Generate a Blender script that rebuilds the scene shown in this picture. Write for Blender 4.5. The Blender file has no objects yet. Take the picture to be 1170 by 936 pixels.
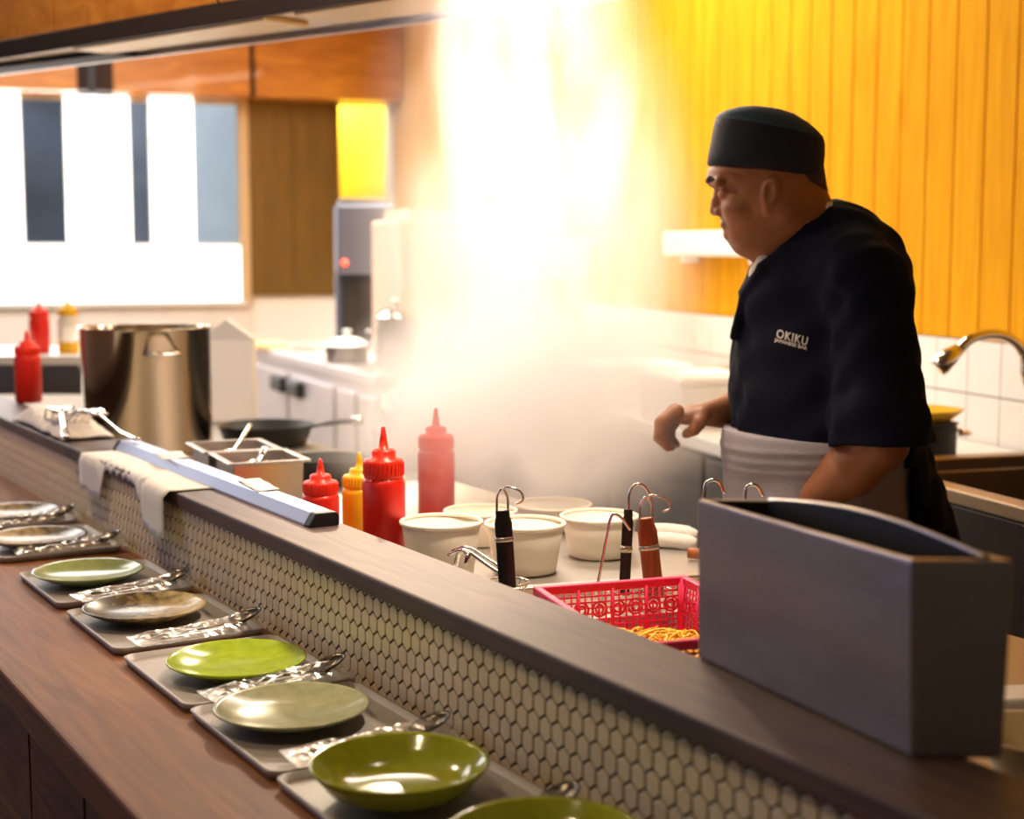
import bpy, bmesh, math, random
import numpy as np
from mathutils import Vector, Matrix, Euler, noise as mnoise
from mathutils.bvhtree import BVHTree

C = bpy.context.scene.collection
R = math.radians
rnd = random.Random(7)

# ------------------------------------------------------------------ camera
FPX = 1700.0                       # focal length in pixels of the 1170 x 936 frame
CAMZ = 1.45
PITCH = math.atan((468 - 285) / FPX)
cam_d = bpy.data.cameras.new('camera')
cam = bpy.data.objects.new('camera', cam_d)
C.objects.link(cam)
cam.location = (0, 0, CAMZ)
cam.rotation_euler = (R(90) - PITCH, 0, 0)
cam_d.sensor_width = 36
cam_d.lens = 36 * FPX / 1170
cam_d.clip_start = 0.02
cam_d.dof.use_dof = True
cam_d.dof.focus_distance = 2.15
cam_d.dof.aperture_fstop = 3.6
sc = bpy.context.scene
sc.camera = cam
sc.view_settings.view_transform = 'Standard'
sc.view_settings.look = 'None'
sc.view_settings.gamma = 1.0
sc.view_settings.use_curve_mapping = False
sc.view_settings.exposure = 0.0
try:
    sc.cycles.use_denoising = True
    sc.cycles.volume_step_rate = 1.0
    sc.cycles.volume_max_steps = 96
    sc.cycles.max_bounces = 10
    sc.cycles.volume_bounces = 5
    sc.cycles.transparent_max_bounces = 12
    sc.cycles.sample_clamp_indirect = 6.0
except Exception:
    pass

def ray(px, py):
    xc, yc = (px - 585) / FPX, (468 - py) / FPX
    cp, sp = math.cos(PITCH), math.sin(PITCH)
    return Vector((xc, cp + yc * sp, -sp + yc * cp))
def P(px, py, z):                  # where the sight line through a pixel meets the level z
    d = ray(px, py); t = (z - CAMZ) / d.z
    return Vector((d.x * t, d.y * t, z))
def D(px, py, Y):                  # ... or the upright plane at distance Y
    d = ray(px, py); t = Y / d.y
    return Vector((d.x * t, Y, CAMZ + d.z * t))

# two ground directions: along the bar ledge, and along the kitchen walls
LA = R(-59.0)                      # ledge frame: local x runs along the ledge towards the near end, local y into the kitchen
KA = R(18.0)                       # kitchen frame: local x towards the plank wall, local y away
def LF(u, n, z=0): return Vector((u * math.cos(LA) - n * math.sin(LA), u * math.sin(LA) + n * math.cos(LA), z))
def KF(x, y, z=0): return Vector((x * math.cos(KA) - y * math.sin(KA), x * math.sin(KA) + y * math.cos(KA), z))
def toL(p): c, s = math.cos(LA), math.sin(LA); return Vector((p.x * c + p.y * s, -p.x * s + p.y * c, p.z))
def toK(p): c, s = math.cos(KA), math.sin(KA); return Vector((p.x * c + p.y * s, -p.x * s + p.y * c, p.z))

# ------------------------------------------------------------------ world and large lights
w = bpy.data.worlds.new('world'); sc.world = w; w.use_nodes = True
w.node_tree.nodes['Background'].inputs[0].default_value = (0.85, 0.72, 0.58, 1)
w.node_tree.nodes['Background'].inputs[1].default_value = 0.085

def area(name, loc, target, size, power, col, size_y=None, spread=None):
    l = bpy.data.lights.new(name, 'AREA'); l.energy = power; l.color = col
    l.shape = 'RECTANGLE'; l.size = size; l.size_y = size_y or size
    if spread: l.spread = R(spread)
    o = bpy.data.objects.new(name, l); C.objects.link(o); o.location = loc
    o.rotation_euler = (Vector(target) - Vector(loc)).to_track_quat('-Z', 'Y').to_euler()
    return o
def spot(name, loc, target, power, col, angle=60, blend=0.6, radius=0.05):
    l = bpy.data.lights.new(name, 'SPOT'); l.energy = power; l.color = col
    l.spot_size = R(angle); l.spot_blend = blend; l.shadow_soft_size = radius
    o = bpy.data.objects.new(name, l); C.objects.link(o); o.location = loc
    o.rotation_euler = (Vector(target) - Vector(loc)).to_track_quat('-Z', 'Y').to_euler()
    return o

def point(name, loc, power, col, radius):
    l = bpy.data.lights.new(name, 'POINT'); l.energy = power; l.color = col; l.shadow_soft_size = radius
    o = bpy.data.objects.new(name, l); C.objects.link(o); o.location = loc; return o

WALLX, BACKY = 2.5, 10.4           # plank wall and back wall in the kitchen frame
WARM = (1.0, 0.76, 0.48)
# lamp over the far end of the plank wall and the back counter
spot('wall_lamp', KF(1.95, 7.4, 3.1), KF(2.45, 7.6, 1.7), 1700, (1.0, 0.92, 0.78), 110, 1.0, 0.10)
area('counter_lamp', KF(1.6, 5.0, 3.1), KF(1.9, 5.0, 0.9), 0.5, 34, (1.0, 0.90, 0.74), 1.4)
spot('counter_spot', KF(1.7, 4.6, 3.0), KF(1.98, 4.7, 0.9), 420, (1.0, 0.90, 0.76), 38, 1.0, 0.1)
area('plank_wall_lamp', KF(1.55, 4.9, 2.95), KF(2.5, 5.0, 1.7), 3.2, 33, (1.0, 0.84, 0.60), 0.3)
# extractor hood lamp over the boiling water
area('hood_lamp', (-0.05, 3.24, 1.985), (-0.05, 3.24, 0.9), 0.70, 17, (1.0, 0.79, 0.66), 0.16)
# unseen spot added at the back to light up the steam
spot('steam_backlight', KF(1.45, 6.0, 2.9), (0.05, 3.2, 1.30), 330, (1.0, 0.80, 0.56), 30, 0.9, 0.08)
spot('work_fill', (0.22, 2.25, 2.6), (0.05, 2.25, 0.92), 190, (1.0, 0.82, 0.62), 46, 0.7, 0.08)  # unseen spot added to brighten the tubs, bottles and basket
# unseen overhead area light added to brighten the back of the kitchen
area('kitchen_fill', KF(-.4, 7.6, 3.15), KF(-.4, 7.6, 0), 2.6, 215, (1.0, .94, .87), 3.0)
# warm bar lamps above the guests' side
point('bar_lamp_far', (-1.35, 2.95, 2.45), 48, WARM, 0.045)
point('bar_lamp_near', (-0.55, 1.1, 2.3), 18, WARM, 0.045)
# daylight from the street front on the guests' side
area('street_daylight', (-3.3, 2.5, 1.7), (-0.3, 2.0, 1.0), 0.4, 11, (0.36, 0.46, 1.0), 1.5)

# ------------------------------------------------------------------ materials
MATS = {}
def mat(name, col=(0.8, 0.8, 0.8), rough=0.5, metal=0.0, bump=0.0, bscale=60, var=0.0, vscale=8, trans=0.0, emit=None,
        estr=0.0, alpha=1.0, aniso=0.0, coat=0.0, sheen=0.0, sss=0.0, stretch=None, ior=1.45):
    if name in MATS: return MATS[name]
    m = bpy.data.materials.new(name); m.use_nodes = True; nt = m.node_tree; b = nt.nodes['Principled BSDF']
    b.inputs['Base Color'].default_value = (*col, 1); b.inputs['Roughness'].default_value = rough
    b.inputs['Metallic'].default_value = metal; b.inputs['IOR'].default_value = ior
    b.inputs['Transmission Weight'].default_value = trans; b.inputs['Alpha'].default_value = alpha
    b.inputs['Coat Weight'].default_value = coat; b.inputs['Sheen Weight'].default_value = sheen
    if sss:
        b.inputs['Subsurface Weight'].default_value = sss; b.inputs['Subsurface Radius'].default_value = (0.01, 0.004, 0.002)
    if aniso: b.inputs['Anisotropic'].default_value = aniso
    if emit:
        b.inputs['Emission Color'].default_value = (*emit, 1); b.inputs['Emission Strength'].default_value = estr
    tc = nt.nodes.new('ShaderNodeTexCoord'); mp = nt.nodes.new('ShaderNodeMapping')
    nt.links.new(tc.outputs['Object'], mp.inputs[0])
    if stretch: mp.inputs['Scale'].default_value = stretch
    n = nt.nodes.new('ShaderNodeTexNoise'); n.inputs['Scale'].default_value = vscale; n.inputs['Detail'].default_value = 5
    nt.links.new(mp.outputs[0], n.inputs[0])
    if var:
        r = nt.nodes.new('ShaderNodeValToRGB')
        a = [max(0, c * (1 - var)) for c in col]; z = [min(1, c * (1 + var)) for c in col]
        r.color_ramp.elements[0].position = .3; r.color_ramp.elements[1].position = .7
        r.color_ramp.elements[0].color = (*a, 1); r.color_ramp.elements[1].color = (*z, 1)
        nt.links.new(n.outputs[0], r.inputs[0]); nt.links.new(r.outputs[0], b.inputs['Base Color'])
    if bump:
        n2 = nt.nodes.new('ShaderNodeTexNoise'); n2.inputs['Scale'].default_value = bscale; n2.inputs['Detail'].default_value = 4
        nt.links.new(mp.outputs[0], n2.inputs[0])
        bp = nt.nodes.new('ShaderNodeBump'); bp.inputs['Strength'].default_value = bump; bp.inputs['Distance'].default_value = 0.004
        nt.links.new(n2.outputs[0], bp.inputs['Height']); nt.links.new(bp.outputs[0], b.inputs['Normal'])
    MATS[name] = m
    return m
def wood(name, c1, c2, stretch, scale=6, rough=0.45, coat=0.0, bump=0.15, dist=1.2, spec=0.5):
    m = bpy.data.materials.new(name); m.use_nodes = True; nt = m.node_tree; b = nt.nodes['Principled BSDF']
    b.inputs['Roughness'].default_value = rough; b.inputs['Coat Weight'].default_value = coat; b.inputs['Specular IOR Level'].default_value = spec
    tc = nt.nodes.new('ShaderNodeTexCoord'); mp = nt.nodes.new('ShaderNodeMapping'); mp.inputs['Scale'].default_value = stretch
    nt.links.new(tc.outputs['Object'], mp.inputs[0])
    n = nt.nodes.new('ShaderNodeTexNoise'); n.inputs['Scale'].default_value = scale; n.inputs['Detail'].default_value = 8
    n.inputs['Distortion'].default_value = dist
    nt.links.new(mp.outputs[0], n.inputs[0])
    r = nt.nodes.new('ShaderNodeValToRGB'); r.color_ramp.elements[0].position = .32; r.color_ramp.elements[1].position = .68
    r.color_ramp.elements[0].color = (*c1, 1); r.color_ramp.elements[1].color = (*c2, 1)
    nt.links.new(n.outputs[0], r.inputs[0]); nt.links.new(r.outputs[0], b.inputs['Base Color'])
    bp = nt.nodes.new('ShaderNodeBump'); bp.inputs['Strength'].default_value = bump; bp.inputs['Distance'].default_value = 0.003
    nt.links.new(n.outputs[0], bp.inputs['Height']); nt.links.new(bp.outputs[0], b.inputs['Normal'])
    MATS[name] = m
    return m
PLANK = wood('plank_wood', (.64, .28, .008), (.80, .38, .014), (3, 3, .25), 9, .7, 0, .1, spec=.03)
OCHRE = wood('ochre_panel', (.125, .066, .004), (.17, .092, .006), (3, 3, .25), 9, .6)
HEADER = wood('header_wood', (.42, .14, .015), (.62, .25, .035), (.5, 3, 3), 5, .35, .3)
BARWOOD = wood('bar_wood', (.15, .050, .012), (.28, .105, .026), (.5, 5, 5), 5, .6, .0, .15, 2.0, spec=.3)
LEDGEWOOD = wood('ledge_wood', (.060, .036, .029), (.110, .068, .055), (.7, 6, 6), 7, .55, .0, .15)
LIGHTWOOD = wood('light_wood', (.62, .38, .15), (.75, .5, .24), (1, 6, 6), 6, .5)
REDWOOD = wood('handle_wood', (.26, .055, .012), (.42, .11, .025), (8, 8, 1), 9, .4, .2)
STEEL = mat('brushed_steel', (.62, .58, .54), .3, 1.0, .05, 30, .06, 6)
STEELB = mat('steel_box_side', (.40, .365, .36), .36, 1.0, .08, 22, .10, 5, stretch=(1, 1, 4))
STEELD = mat('dark_steel', (.24, .22, .20), .4, 1.0, .05, 30)
CHROME = mat('chrome', (.8, .77, .72), .12, 1.0)
ALU = mat('aluminium', (.66, .71, .94), .34, .85)  # blue in the base colour stands in for reflected daylight
BLACK = mat('black_plastic', (.012, .012, .014), .4)
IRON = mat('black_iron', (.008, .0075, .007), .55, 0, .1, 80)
RED = mat('red_plastic', (.75, .018, .008), .35, sss=.05)
REDC = mat('red_cap_plastic', (.85, .030, .010), .35)
YEL = mat('yellow_plastic', (.85, .48, .012), .35)
YELC = mat('yellow_cap', (.85, .50, .012), .35)
CLEARP = mat('cloudy_plastic', (.85, .80, .70), .3, trans=.35, ior=1.2)
MUSTARD = mat('mustard', (.75, .42, .012), .4)
PAPER = mat('white_paper', (.82, .78, .72), .8, bump=.1, bscale=30)
CUP = mat('paper_cup', (.86, .78, .66), .55)
WHITE = mat('white_plastic', (.84, .82, .79), .4)
WHITET = mat('white_tile', (.80, .77, .74), .25)
GROUT = mat('dark_grout', (.034, .016, .008), .9)
HEX = mat('cream_hex_tile', (.76, .64, .45), .25, var=.06, vscale=40)
PINK = mat('pink_plastic', (.85, .035, .13), .4, sss=.05)
NOODLE = mat('yellow_noodle', (.85, .50, .04), .5)
TRAY = mat('tray_melamine', (.34, .30, .27), .45, var=.05, vscale=30)
APRONM = mat('apron_cloth', (.27, .24, .265), .9, bump=.25, bscale=220)
JACKETM = mat('navy_cotton', (.0045, .006, .015), .9, bump=.3, bscale=260)
JACKETM.node_tree.nodes['Principled BSDF'].inputs['Specular IOR Level'].default_value = .15
CAPM = mat('navy_cap_band', (.006, .008, .016), .8, bump=.25, bscale=260)
CAPT = mat('cap_crown_cloth', (.024, .052, .09), .75, bump=.25, bscale=200)
TROUS = mat('dark_trousers', (.010, .011, .018), .9)
SKIN = mat('skin', (.29, .105, .038), .5, bump=.08, bscale=300, var=.10, vscale=30, sss=.12)
HAIRM = mat('short_black_hair', (.05, .024, .012), .8, bump=.6, bscale=700)
CARD = mat('cardboard', (.60, .44, .30), .8, var=.05)
GREYM = mat('grey_machine', (.09, .10, .14), .4, .3)
FRIDGE = mat('fridge_steel', (.60, .54, .54), .4, .75, .04, 20, .04, 4)
PLASTER = mat('white_plaster', (.85, .84, .82), .8)
FLOORM = mat('floor_tile', (.10, .075, .06), .5, var=.2, vscale=3)
CEILM = mat('ceiling_paint', (.25, .2, .15), .9)
CLOTHW = mat('white_cloth', (.78, .72, .66), .95, bump=.4, bscale=90)
FROST = mat('frosted_pane', (.9, .92, .95), .6, emit=(1.0, .98, .96), estr=2.6)  # emission stands in for daylight coming through the pane
GLASS = mat('clear_pane', (.95, .97, 1), .03, trans=1.0, ior=1.02)
LAMPGLOW = mat('lamp_tube', (1, 1, 1), .5, emit=(1.0, .93, .8), estr=6)
LETTER = mat('embroidery_thread', (.72, .66, .60), .8)

def cellophane():
    m = bpy.data.materials.new('cellophane'); m.use_nodes = True; nt = m.node_tree
    out = nt.nodes['Material Output']; nt.nodes.remove(nt.nodes['Principled BSDF'])
    t = nt.nodes.new('ShaderNodeBsdfTransparent'); g = nt.nodes.new('ShaderNodeBsdfGlossy'); g.inputs['Roughness'].default_value = .2
    g.inputs[0].default_value = (1, .97, .92, 1)
    d = nt.nodes.new('ShaderNodeBsdfDiffuse'); d.inputs[0].default_value = (.8, .77, .72, 1)
    x0 = nt.nodes.new('ShaderNodeMixShader'); x0.inputs[0].default_value = .2
    nt.links.new(g.outputs[0], x0.inputs[1]); nt.links.new(d.outputs[0], x0.inputs[2])
    lw = nt.nodes.new('ShaderNodeLayerWeight'); lw.inputs[0].default_value = .35
    x = nt.nodes.new('ShaderNodeMixShader')
    ma = nt.nodes.new('ShaderNodeMath'); ma.operation = 'MULTIPLY_ADD'; ma.inputs[1].default_value = .45; ma.inputs[2].default_value = .15
    nt.links.new(lw.outputs['Facing'], ma.inputs[0]); nt.links.new(ma.outputs[0], x.inputs[0])
    nt.links.new(t.outputs[0], x.inputs[1]); nt.links.new(x0.outputs[0], x.inputs[2]); nt.links.new(x.outputs[0], out.inputs[0])
    return m
CELLO = cellophane()

def glaze(name, c1, c2, split=None, rough=.14):
    # glazed stoneware; with split, a speckled second glaze covers one side of the plate
    m = bpy.data.materials.new(name); m.use_nodes = True; nt = m.node_tree; b = nt.nodes['Principled BSDF']
    b.inputs['Roughness'].default_value = rough; b.inputs['Coat Weight'].default_value = .12; b.inputs['Coat Roughness'].default_value = .06; b.inputs['Specular IOR Level'].default_value = .3
    tc = nt.nodes.new('ShaderNodeTexCoord'); n = nt.nodes.new('ShaderNodeTexNoise'); n.inputs['Scale'].default_value = 60; n.inputs['Detail'].default_value = 5
    nt.links.new(tc.outputs['Object'], n.inputs[0])
    r = nt.nodes.new('ShaderNodeValToRGB'); r.color_ramp.elements[0].color = (*c1, 1); r.color_ramp.elements[1].color = (*c2, 1)
    if split is None:
        r.color_ramp.elements[0].position = .3; r.color_ramp.elements[1].position = .7; nt.links.new(n.outputs[0], r.inputs[0])
    else:
        s = nt.nodes.new('ShaderNodeSeparateXYZ'); nt.links.new(tc.outputs['Object'], s.inputs[0])
        a = nt.nodes.new('ShaderNodeMath'); a.operation = 'MULTIPLY_ADD'; a.inputs[1].default_value = split; a.inputs[2].default_value = 0
        s2 = nt.nodes.new('ShaderNodeMath'); s2.operation = 'MULTIPLY_ADD'; s2.inputs[1].default_value = .6
        nt.links.new(s.outputs[0], s2.inputs[0]); nt.links.new(s.outputs[1], s2.inputs[2]); nt.links.new(s2.outputs[0], a.inputs[0])
        a2 = nt.nodes.new('ShaderNodeMath'); nt.links.new(a.outputs[0], a2.inputs[0]); nt.links.new(n.outputs[0], a2.inputs[1])
        r.color_ramp.elements[0].position = .36; r.color_ramp.elements[1].position = .74; nt.links.new(a2.outputs[0], r.inputs[0])
    nt.links.new(r.outputs[0], b.inputs['Base Color'])
    return m

# ------------------------------------------------------------------ mesh helpers
def box(bm, lo, hi, mi=0, rz=0):
    x0, y0, z0 = lo; x1, y1, z1 = hi
    vs = [bm.verts.new(v) for v in ((x0,y0,z0),(x1,y0,z0),(x1,y1,z0),(x0,y1,z0),(x0,y0,z1),(x1,y0,z1),(x1,y1,z1),(x0,y1,z1))]
    if rz:
        c = Vector(((x0+x1)/2, (y0+y1)/2, 0)); M = Matrix.Translation(c) @ Matrix.Rotation(rz, 4, 'Z') @ Matrix.Translation(-c)
        for v in vs: v.co = M @ v.co
    for f in ((0,3,2,1),(4,5,6,7),(0,1,5,4),(1,2,6,5),(2,3,7,6),(3,0,4,7)):
        bm.faces.new([vs[i] for i in f]).material_index = mi
    return vs
def hexa(bm, bot, top, mi=0):      # eight corners: bottom quad and top quad, both anticlockwise from above
    vs = [bm.verts.new(v) for v in list(bot) + list(top)]
    for f in ((0,3,2,1),(4,5,6,7),(0,1,5,4),(1,2,6,5),(2,3,7,6),(3,0,4,7)):
        bm.faces.new([vs[i] for i in f]).material_index = mi
    return vs
def lathe(bm, prof, seg=32, c=(0, 0, 0), mi=0, sx=1, sy=1, rot=None):
    rings = []
    for r, z in prof:
        if r < 1e-6: ps = [Vector((0, 0, z))]
        else: ps = [Vector((r*math.cos(2*math.pi*i/seg)*sx, r*math.sin(2*math.pi*i/seg)*sy, z)) for i in range(seg)]
        if rot: ps = [rot @ p for p in ps]
        rings.append([bm.verts.new(p + Vector(c)) for p in ps])
    for a, b in zip(rings, rings[1:]):
        for i in range(seg):
            j = (i+1) % seg
            if len(a) == 1 and len(b) == 1: continue
            if len(a) == 1: f = bm.faces.new((a[0], b[j], b[i]))
            elif len(b) == 1: f = bm.faces.new((a[i], a[j], b[0]))
            else: f = bm.faces.new((a[i], a[j], b[j], b[i]))
            f.material_index = mi; f.smooth = True
def tube(bm, pts, r, seg=10, mi=0, flat=1.0, up=None):
    pts = [Vector(p) for p in pts]; n = len(pts); rs = r if isinstance(r, (list, tuple)) else [r]*n
    t0 = (pts[1]-pts[0]).normalized(); a = Vector(up) if up else (Vector((0,0,1)) if abs(t0.z) < .9 else Vector((1,0,0)))
    nrm = (a - t0*a.dot(t0)).normalized(); rings = []
    for i, p in enumerate(pts):
        t = (pts[min(i+1,n-1)] - pts[max(i-1,0)]).normalized()
        nrm = (nrm - t*nrm.dot(t)).normalized(); bn = t.cross(nrm)
        rings.append([bm.verts.new(p + (bn*math.cos(2*math.pi*k/seg) + nrm*math.sin(2*math.pi*k/seg)*flat)*rs[i]) for k in range(seg)])
    for q, s in zip(rings, rings[1:]):
        for k in range(seg):
            f = bm.faces.new((q[k], q[(k+1)%seg], s[(k+1)%seg], s[k])); f.material_index = mi; f.smooth = True
    bm.faces.new(list(reversed(rings[0]))).material_index = mi; bm.faces.new(rings[-1]).material_index = mi
def curve(pts, n=24):              # Catmull-Rom through points
    pts = [Vector(p) for p in pts]; q = [pts[0]*2-pts[1]] + pts + [pts[-1]*2-pts[-2]]; out = []
    m = len(pts)-1
    for i in range(n+1):
        t = i*m/n; k = min(int(t), m-1); u = t-k; a, b, c, d = q[k:k+4]
        out.append(.5*((2*b) + (c-a)*u + (2*a-5*b+4*c-d)*u*u + (3*b-a-3*c+d)*u**3))
    return out
def obj(name, bm, m, parent=None, loc=None, rz=0, bevel=0, subd=0, smooth=False):
    me = bpy.data.meshes.new(name)
    if smooth:
        for f in bm.faces: f.smooth = True
    bmesh.ops.recalc_face_normals(bm, faces=bm.faces[:])
    bm.to_mesh(me); bm.free()
    for x in (m if isinstance(m, (list, tuple)) else [m]): me.materials.append(x)
    o = bpy.data.objects.new(name, me); C.objects.link(o)
    if parent: o.parent = parent
    if loc is not None: o.location = loc
    if rz: o.rotation_euler = (0, 0, rz)
    if bevel:
        b = o.modifiers.new('bevel', 'BEVEL'); b.width = bevel; b.segments = 2; b.limit_method = 'ANGLE'; b.angle_limit = R(35)
        b.harden_normals = False
    if subd:
        s = o.modifiers.new('subd', 'SUBSURF'); s.levels = subd; s.render_levels = subd
    return o
def B(): return bmesh.new()
def thing(name, label, cat, loc=(0, 0, 0), rz=0, group=None):
    o = bpy.data.objects.new(name, None); C.objects.link(o); o.empty_display_size = .05
    o.location = loc; o.rotation_euler = (0, 0, rz); o['label'] = label; o['category'] = cat
    if group: o['group'] = group
    return o
def tag(o, label, cat, group=None, kind=None):
    o['label'] = label; o['category'] = cat
    if group: o['group'] = group
    if kind: o['kind'] = kind
    return o
def struct(o, label=None):
    o['kind'] = 'structure'
    if label: o['label'] = label
    return o
def dup(root, loc=None, rz=None, label=None, group=None):
    r = root.copy(); C.objects.link(r)
    if loc is not None: r.location = loc
    if rz is not None: r.rotation_euler = (0, 0, rz)
    if label: r['label'] = label
    if group: r['group'] = group
    for ch in list(root.children):
        c = ch.copy(); C.objects.link(c); c.parent = r
        for g in ch.children:
            d = g.copy(); C.objects.link(d); d.parent = c
    return r
# ------------------------------------------------------------------ the setting
b = B(); box(b, (-8, -3, -.1), (4, 12, 0)); struct(obj('floor', b, FLOORM, rz=KA))
b = B(); box(b, (-8, -3, 3.2), (4, 12, 3.3)); struct(obj('ceiling', b, CEILM, rz=KA))
# plank wall behind the cook: boards with V joints above, white tile below
b = B(); yy = -2.0; PW = .138
while yy < BACKY:
    y1 = min(yy + PW, BACKY); g = .005
    prof = [(yy, .012), (yy + g, 0), (y1 - g, 0), (y1, .012)]
    for (ya, da), (yb, db) in zip(prof, prof[1:]):
        vs = [b.verts.new(v) for v in ((WALLX+da, ya, 1.20), (WALLX+db, yb, 1.20), (WALLX+db, yb, 3.2), (WALLX+da, ya, 3.2))]
        b.faces.new(vs)
    yy = y1
box(b, (WALLX+.02, -2, 0), (WALLX+.12, BACKY, 3.2))
struct(obj('wall_right', b, PLANK, rz=KA), 'yellow vertical plank wall')
b = B(); box(b, (WALLX-.004, -2, .9), (WALLX+.03, BACKY, 1.20), 1)
for r in range(2):
    y = -2.0
    while y < BACKY:
        box(b, (WALLX-.008, y+.002, .9+.15*r+.002), (WALLX-.001, min(y+.148, BACKY), .9+.15*(r+1)-.002)); y += .15
struct(obj('trim_1', b, [WHITET, GROUT], rz=KA), 'white tile splashback')
# back wall with header, windows, ochre panel and a lit passage
XL, XW1, XO1, XP1 = -2.6, .62, 1.86, 2.42          # window band, ochre panel, passage (kitchen frame x)
def kx(px, y=BACKY):                                # x on the back wall under a sight line
    d = ray(px, 285); dk = toK(Vector((d.x, d.y, 0))); return dk.x * y / dk.y
xw, xo, xp = kx(277), kx(388), kx(447)
b = B()
box(b, (-6, BACKY, 0), (xw, BACKY+.15, 1.10)); box(b, (xw, BACKY, 0), (xo, BACKY+.15, 1.13)); box(b, (xo, BACKY, 0), (xp, BACKY+.15, 1.13))
box(b, (xp, BACKY, 0), (WALLX+.1, BACKY+.15, 2.46)); box(b, (-6, BACKY, 2.46), (WALLX+.1, BACKY+.15, 3.2))
struct(obj('wall_back', b, PLASTER, rz=KA), 'white back wall')
b = B(); x = -6.0
while x < xw + .05:                                  # low white tiles under the windows
    box(b, (x+.002, BACKY-.012, .62), (min(x+.298, xw+.06)-.002, BACKY-.001, 1.06)); x += .3
struct(obj('trim_2', b, WHITET, rz=KA), 'white tile band below the windows')
b = B(); box(b, (-6, BACKY-.06, 1.065), (xw+.02, BACKY+.02, 1.10)); struct(obj('trim_3', b, PLASTER, rz=KA, bevel=.006), 'white window sill')
b = B(); x = xw + .05
while x < xo - .001:
    box(b, (x+.003, BACKY-.03, 1.13), (min(x+.3, xo), BACKY+.02, 2.46)); x += .3
struct(obj('wall_panel', b, OCHRE, rz=KA), 'dark ochre wood panel beside the windows')
b = B(); box(b, (xw-.02, BACKY-.05, 1.1), (xw+.05, BACKY+.03, 2.46)); struct(obj('trim_4', b, mat('cream_jamb', (.62, .46, .26), .6), rz=KA, bevel=.005), 'cream window jamb')
b = B()                                              # header of orange wood panels
for pa, pb in ((-230, -60), (-60, 94), (130, 284), (286, 452)):
    box(b, (kx(pa)+.012, BACKY-.30, 2.46), (kx(pb)-.012, BACKY, 3.2))
box(b, (-6, BACKY-.27, 2.47), (kx(452), BACKY, 3.2), 1)
struct(obj('trim_5', b, [HEADER, mat('header_joint', (.03, .012, .006), .7)], rz=KA), 'orange wood header panels')
b = B(); box(b, (kx(104), BACKY-.34, 2.44), (kx(112), BACKY-.28, 3.2)); struct(obj('trim_6', b, BLACK, rz=KA), 'black post between the header panels')
# passage behind the yellow opening
b = B(); box(b, (xo*1.05, BACKY+1.2, 0), (xp+.9, BACKY+1.3, 3.2)); struct(obj('wall_passage', b, mat('yellow_paint', (.85, .52, .02), .7), rz=KA), 'yellow wall of the passage')
pl = bpy.data.lights.new('passage_lamp', 'POINT'); pl.energy = 95; pl.color = (1, .88, .6); pl.shadow_soft_size = .1
plo = bpy.data.objects.new('passage_lamp', pl); C.objects.link(plo); plo.location = KF((xo+xp)/2+.1, BACKY+.75, 2.75)

# windows: clear panes between wide frosted panes, the frosted ones glowing in place of daylight
def window(name, bands, x0, x1):
    t = bpy.data.objects.new(name, None); C.objects.link(t); t.rotation_euler = (0, 0, KA); t['kind'] = 'structure'
    b = B(); z0, z1, zt = 1.10, 1.47, 2.46
    box(b, (x0, BACKY-.02, z1-.02), (x1, BACKY+.05, z1+.02)); box(b, (x0, BACKY-.02, zt-.03), (x1, BACKY+.05, zt))
    box(b, (x0, BACKY-.02, z0), (x1, BACKY+.05, z0+.03))
    for (a, c, clear) in bands:
        box(b, (a-.012, BACKY-.022, z0), (a+.012, BACKY+.05, zt))
    obj('window_frame', b, WHITE, t, bevel=.003)
    b = B(); box(b, (x0, BACKY-.034, z0), (x1, BACKY-.026, z1)); obj('frosted_pane', b, FROST, t)
    for (a, c, clear) in bands:
        b = B(); box(b, (a, BACKY+.02, z1), (c, BACKY+.028, zt)) if clear else box(b, (a-.005, BACKY-.034, z1), (c+.005, BACKY-.026, zt)); obj('clear_pane' if clear else 'frosted_pane', b, GLASS if clear else FROST, t)
    return t
e = [kx(p) for p in (-260, -190, -120, 27, 79, 100)]
window('window_1', [(e[0], e[1], 0), (e[1], e[2], 1), (e[2], e[3], 0), (e[3], e[4], 1), (e[4], e[5], 0)], e[0], e[5])
e = [kx(p) for p in (102, 150, 175, 222, 274)]
window('window_2', [(e[0], e[1], 0), (e[1], e[2], 1), (e[2], e[3], 0), (e[3], e[4], 1)], e[0], e[4])
# street outside
b = B(); box(b, (-7, BACKY+5.2, 0), (kx(125, BACKY+5), BACKY+5.6, 5)); 
o = struct(obj('facade', b, mat('dark_facade', (.035, .042, .055), .7, var=.8, vscale=.9), rz=KA), 'dark blue-grey building across the street')
b = B(); box(b, (kx(126, BACKY+5), BACKY+5.2, 0), (kx(198, BACKY+5), BACKY+5.6, 5))
struct(obj('facade', b, mat('grey_facade', (.13, .145, .17), .7, var=.5, vscale=.9), rz=KA), 'grey building across the street')
b = B(); box(b, (kx(199, BACKY+5), BACKY+5.2, 0), (4.5, BACKY+5.6, 5))
struct(obj('facade', b, mat('pale_facade', (.62, .70, .76), .7, var=.15, vscale=1.2), rz=KA), 'pale building across the street')
area('street_sky', KF(-2, BACKY+3, 4.8), KF(-2, BACKY+5, 1.5), 4, 480, (.86, .93, 1.0), 1.5)
area('window_daylight', KF(-1.3, BACKY-.1, 1.8), KF(-1.0, 3, .9), 3.6, 95, (.93, .96, 1.0), 1.3)

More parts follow.
